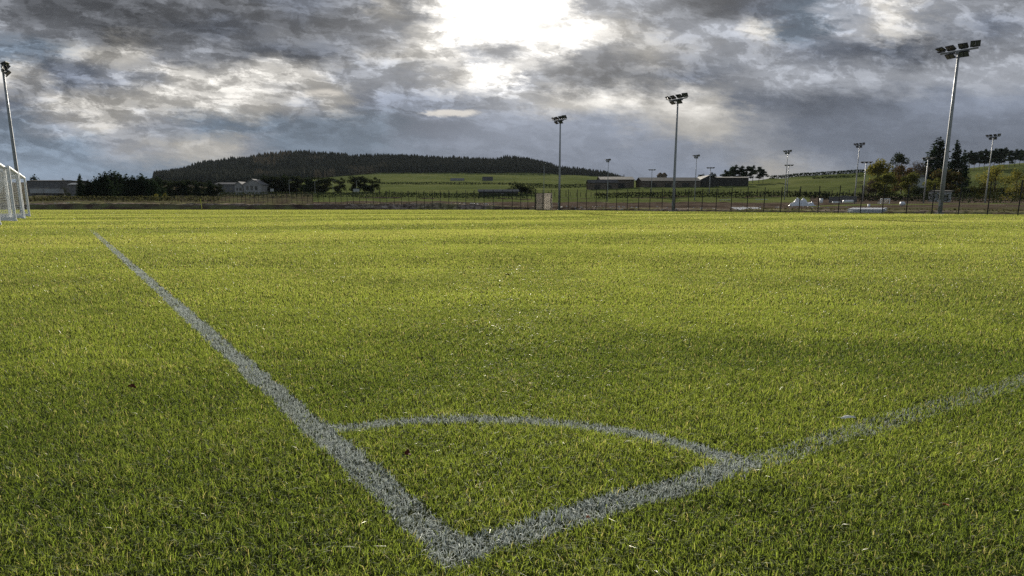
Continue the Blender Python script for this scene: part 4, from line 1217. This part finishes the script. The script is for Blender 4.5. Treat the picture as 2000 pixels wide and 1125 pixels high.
# the cloud masses: how bright the sky is, direction by direction, from the horizon upwards (n grey, b blue, s slate, w warm)
ROWS = [
    (-420, [(0, 120, 'n'), (500, 120, 'n'), (1000, 170, 'w'), (1500, 120, 'n'), (2000, 130, 'n')]),
    (-120, [(0, 100, 'n'), (300, 90, 'n'), (700, 120, 'n'), (900, 190, 'w'), (1010, 230, 'w'), (1150, 160, 'n'), (1400, 110, 'n'), (1700, 150, 'n'), (2000, 130, 'n')]),
    (12, [(-100, 98, 'n'), (40, 92, 'n'), (140, 86, 'n'), (260, 76, 'n'), (360, 92, 'n'), (470, 84, 'n'), (580, 88, 's'), (690, 105, 'n'), (740, 150, 'w'), (800, 96, 'n'), (850, 190, 'w'), (905, 270, 'w'), (1000, 330, 'w'), (1110, 262, 'w'), (1160, 135, 'n'),
          (1240, 130, 'n'), (1390, 84, 'n'), (1500, 96, 's'), (1590, 108, 'b'), (1680, 165, 'n'), (1760, 190, 'w'), (1840, 150, 'n'), (1920, 140, 'n'), (2050, 118, 'n')]),
    (58, [(-100, 130, 'n'), (30, 118, 'n'), (130, 108, 'n'), (220, 76, 'n'), (320, 70, 'n'), (420, 78, 's'), (520, 96, 'n'), (600, 84, 'n'), (690, 104, 'n'), (790, 128, 'n'), (850, 190, 'w'), (900, 275, 'w'), (1000, 330, 'w'), (1090, 275, 'w'), (1140, 190, 'w'),
          (1220, 150, 'w'), (1330, 138, 'n'), (1430, 150, 'n'), (1485, 178, 'w'), (1540, 112, 'b'), (1590, 108, 'b'), (1640, 172, 'n'), (1740, 182, 'w'), (1830, 146, 'n'), (1910, 116, 's'), (2050, 150, 'n')]),
    (100, [(-100, 140, 'w'), (0, 120, 'b'), (90, 112, 'b'), (190, 145, 'w'), (260, 162, 'w'), (330, 118, 'n'), (440, 118, 'n'), (540, 86, 's'), (640, 80, 's'), (710, 112, 'n'), (800, 146, 'w'), (880, 190, 'w'), (930, 120, 'n'), (985, 128, 'n'), (1040, 240, 'w'),
           (1090, 108, 'n'), (1170, 108, 'n'), (1280, 150, 'w'), (1400, 140, 'n'), (1500, 142, 'n'), (1590, 112, 's'), (1690, 88, 's'), (1790, 80, 's'), (1880, 118, 'n'), (2050, 140, 'n')]),
    (150, [(-100, 170, 'w'), (10, 160, 'w'), (100, 104, 's'), (190, 108, 's'), (260, 140, 'n'), (330, 176, 'w'), (430, 188, 'w'), (520, 178, 'w'), (620, 165, 'w'), (710, 145, 'n'), (800, 150, 'n'), (900, 165, 'w'), (985, 285, 'w'), (1040, 130, 'n'), (1100, 88, 'n'),
           (1200, 86, 'n'), (1290, 104, 'n'), (1390, 102, 's'), (1480, 134, 'n'), (1580, 158, 'n'), (1700, 150, 'n'), (1800, 148, 'n'), (1900, 156, 'n'), (2050, 148, 'n')]),
    (200, [(-100, 110, 's'), (20, 118, 's'), (110, 160, 'w'), (200, 152, 'w'), (300, 172, 'w'), (400, 176, 'w'), (500, 165, 'w'), (590, 130, 'n'), (640, 168, 'w'), (700, 118, 's'), (800, 112, 's'), (900, 116, 's'), (1000, 142, 'n'), (1080, 172, 'w'), (1140, 176, 'w'),
           (1200, 208, 'w'), (1255, 150, 'w'), (1310, 188, 'w'), (1360, 200, 'w'), (1410, 160, 'w'), (1470, 104, 's'), (1560, 88, 's'), (1700, 92, 's'), (1800, 118, 's'), (1900, 132, 's'), (2050, 128, 's')]),
    (248, [(-100, 124, 'b'), (20, 128, 'b'), (110, 148, 'n'), (200, 158, 'w'), (300, 146, 'n'), (400, 126, 'b'), (500, 112, 'b'), (620, 108, 'b'), (740, 108, 'b'), (860, 114, 's'), (980, 128, 's'), (1100, 130, 's'), (1200, 132, 's'), (1300, 150, 'w'), (1400, 158, 'w'),
           (1470, 128, 'n'), (1560, 104, 's'), (1680, 104, 's'), (1800, 112, 's'), (1920, 110, 's'), (2050, 106, 's')]),
    (290, [(-100, 118, 'b'), (20, 122, 'b'), (150, 124, 'b'), (260, 142, 'n'), (350, 158, 'w'), (440, 162, 'w'), (500, 130, 'n'), (570, 112, 'b'), (740, 112, 'b'), (900, 122, 's'), (1100, 122, 's'), (1300, 122, 's'), (1480, 128, 'n'), (1600, 112, 's'), (1800, 102, 's'), (2050, 98, 's')]),
    (340, [(-100, 138, 'b'), (20, 142, 'b'), (120, 136, 'b'), (220, 130, 'b'), (400, 124, 'b'), (800, 120, 's'), (1200, 118, 's'), (1400, 126, 's'), (1500, 150, 'w'), (1580, 136, 'n'), (1700, 112, 's'), (2050, 104, 's')]),
    (400, [(-100, 140, 's'), (500, 132, 's'), (1000, 126, 's'), (1500, 150, 'n'), (2050, 110, 's')]),
]
TINT = {'n': (0.93, 0.985, 1.10), 'b': (0.78, 0.98, 1.25), 's': (0.86, 0.98, 1.23), 'w': (1.035, 1.0, 0.935)}
def lin(v):
    v = v / 255.0
    return v / 12.92 if v <= 0.04045 else ((v + 0.055) / 1.055) ** 2.4
prev = None; pe = None
for py, st in ROWS[::-1]:
    eR = ray(1000, py)[1]
    stops = []
    A_LO, A_HI = -0.95, 0.95
    for px, g_, k in st:
        a = ray(px, py)[0]
        L_ = lin(g_)
        stops.append((min(1, max(0, (a - A_LO) / (A_HI - A_LO))), tuple(L_ * q for q in TINT[k])))
    f = t.math('MULTIPLY_ADD', A, 1 / (A_HI - A_LO), -A_LO / (A_HI - A_LO), clamp=True)
    c = t.ramp(f, stops)
    if prev is None: prev = c
    else: prev = t.mix(t.smooth(E, pe, eR), prev, c)
    pe = eR
# finer structure: long thin layers low down, lumpier higher up
st1 = t.noise(comb(t.math('MULTIPLY_ADD', A0, 2.7, t.math('MULTIPLY', w1[2], 0.5)), t.math('MULTIPLY_ADD', tilt, 14.0, t.math('MULTIPLY', w1[0], 0.75)), 0.0), 3.2, 12, 0.64, 0.25)
st2 = t.noise(comb(t.math('MULTIPLY', A0, 5.0), t.math('MULTIPLY', tilt, 9.0), 7.0), 4.2, 12, 0.62, 0.3)
amt = t.smooth(t.math('MULTIPLY_ADD', A0, -0.07, E0), 0.09, 0.17, 0.22, 1.0)
left = t.smooth(A0, -0.15, 0.25, 1.0, 0.45)
det = t.math('ADD', t.math('MULTIPLY', t.math('ADD', t.math('MULTIPLY_ADD', st1, 1.3, -0.65), t.smooth(st1, 0.475, 0.565, -0.22, 0.27)), left), t.math('ADD', t.math('MULTIPLY_ADD', st2, 0.9, -0.45), t.smooth(st2, 0.475, 0.565, -0.18, 0.24)))
mul = t.math('EXPONENT', t.math('MULTIPLY', t.math('MULTIPLY', det, amt), 0.85))
ad = t.new('ShaderNodeVectorMath', operation='SCALE'); t.l.new(prev, ad.inputs[0]); t.l.new(mul, ad.inputs[3])
# small separate sunlit clouds
def blob(px, py, rx, ry, Aw, Ew):
    a, e = ray(px, py)
    p = t.math('MULTIPLY', t.math('SUBTRACT', Aw, a), F / rx); q = t.math('MULTIPLY', t.math('SUBTRACT', Ew, e), F / ry)
    return t.math('EXPONENT', t.math('MULTIPLY', t.math('MULTIPLY_ADD', p, p, t.math('MULTIPLY', q, q)), -1.0))
Aw = t.math('ADD', A0, t.math('MULTIPLY_ADD', st2, 0.10, -0.05)); Ew = t.math('ADD', E0, t.math('MULTIPLY_ADD', st1, 0.024, -0.012))
small = t.math('ADD', t.math('ADD', blob(878, 220, 62, 7, Aw, Ew), t.math('MULTIPLY', blob(630, 184, 55, 8, Aw, Ew), 0.7)), t.math('MULTIPLY', blob(1480, 74, 26, 26, Aw, Ew), 0.4))
small = t.smooth(small, 0.25, 0.85)
ad2 = t.mix(t.math('MULTIPLY', small, 0.75), ad.outputs[0], (0.62, 0.58, 0.52))
aur = t.math('ADD', t.math('MULTIPLY', blob(1006, 40, 430, 230, A0, E0), 0.07), t.math('MULTIPLY', blob(1006, 60, 190, 120, A0, E0), 0.12))
auv = t.new('ShaderNodeVectorMath', operation='SCALE'); auv.inputs[0].default_value = (1.0, 0.96, 0.90); t.l.new(t.math('MULTIPLY', aur, t.math('MULTIPLY_ADD', st2, 0.9, 0.5)), auv.inputs[3])
au2 = t.new('ShaderNodeVectorMath', operation='ADD'); t.l.new(ad2, au2.inputs[0]); t.l.new(auv.outputs[0], au2.inputs[1]); ad2 = au2.outputs[0]
sky = t.new('ShaderNodeTexSky', sky_type='NISHITA'); sky.sun_disc = False; sky.sun_elevation = SUN_EL; sky.sun_rotation = 0.0
skyc = t.new('ShaderNodeVectorMath', operation='SCALE'); t.l.new(sky.outputs[0], skyc.inputs[0]); skyc.inputs[3].default_value = 0.10
front = t.smooth(dy, -0.1, 0.25)
back = t.mix(t.smooth(st2, 0.35, 0.65), skyc.outputs[0], (0.30, 0.31, 0.33))
allc = t.mix(front, back, ad2)
allc = t.mix(t.smooth(dz, -0.03, -0.005, 1.0, 0.0), allc, (0.06, 0.065, 0.05))
SKY_GAIN = 0.65                # the sky in scene units: the view exposure doubles it again
sc_ = t.new('ShaderNodeVectorMath', operation='SCALE'); t.l.new(allc, sc_.inputs[0]); sc_.inputs[3].default_value = SKY_GAIN / 0.1
bg = t.new('ShaderNodeBackground'); t.l.new(sc_.outputs[0], bg.inputs[0]); bg.inputs[1].default_value = 0.1
wo = t.new('ShaderNodeOutputWorld'); t.l.new(bg.outputs[0], wo.inputs[0])

sd = bpy.data.lights.new('sun', 'SUN'); sd.energy = 4.6; sd.angle = math.radians(1.2); sd.color = (1.0, 0.93, 0.80)
so = bpy.data.objects.new('sun', sd); col.objects.link(so); so.rotation_euler = (-(math.pi / 2 - SUN_EL), 0, 0.0); so.location = (0, 60, 40)

vs_ = scn.view_settings
vs_.view_transform = 'Standard'; vs_.look = 'None'; vs_.exposure = 1.0; vs_.gamma = 1.0
scn.render.engine = 'CYCLES'
scn.cycles.max_bounces = 6; scn.cycles.diffuse_bounces = 3; scn.cycles.glossy_bounces = 2; scn.cycles.transmission_bounces = 3; scn.cycles.transparent_max_bounces = 4
scn.cycles.sample_clamp_indirect = 6.0
scn.cycles.use_denoising = False
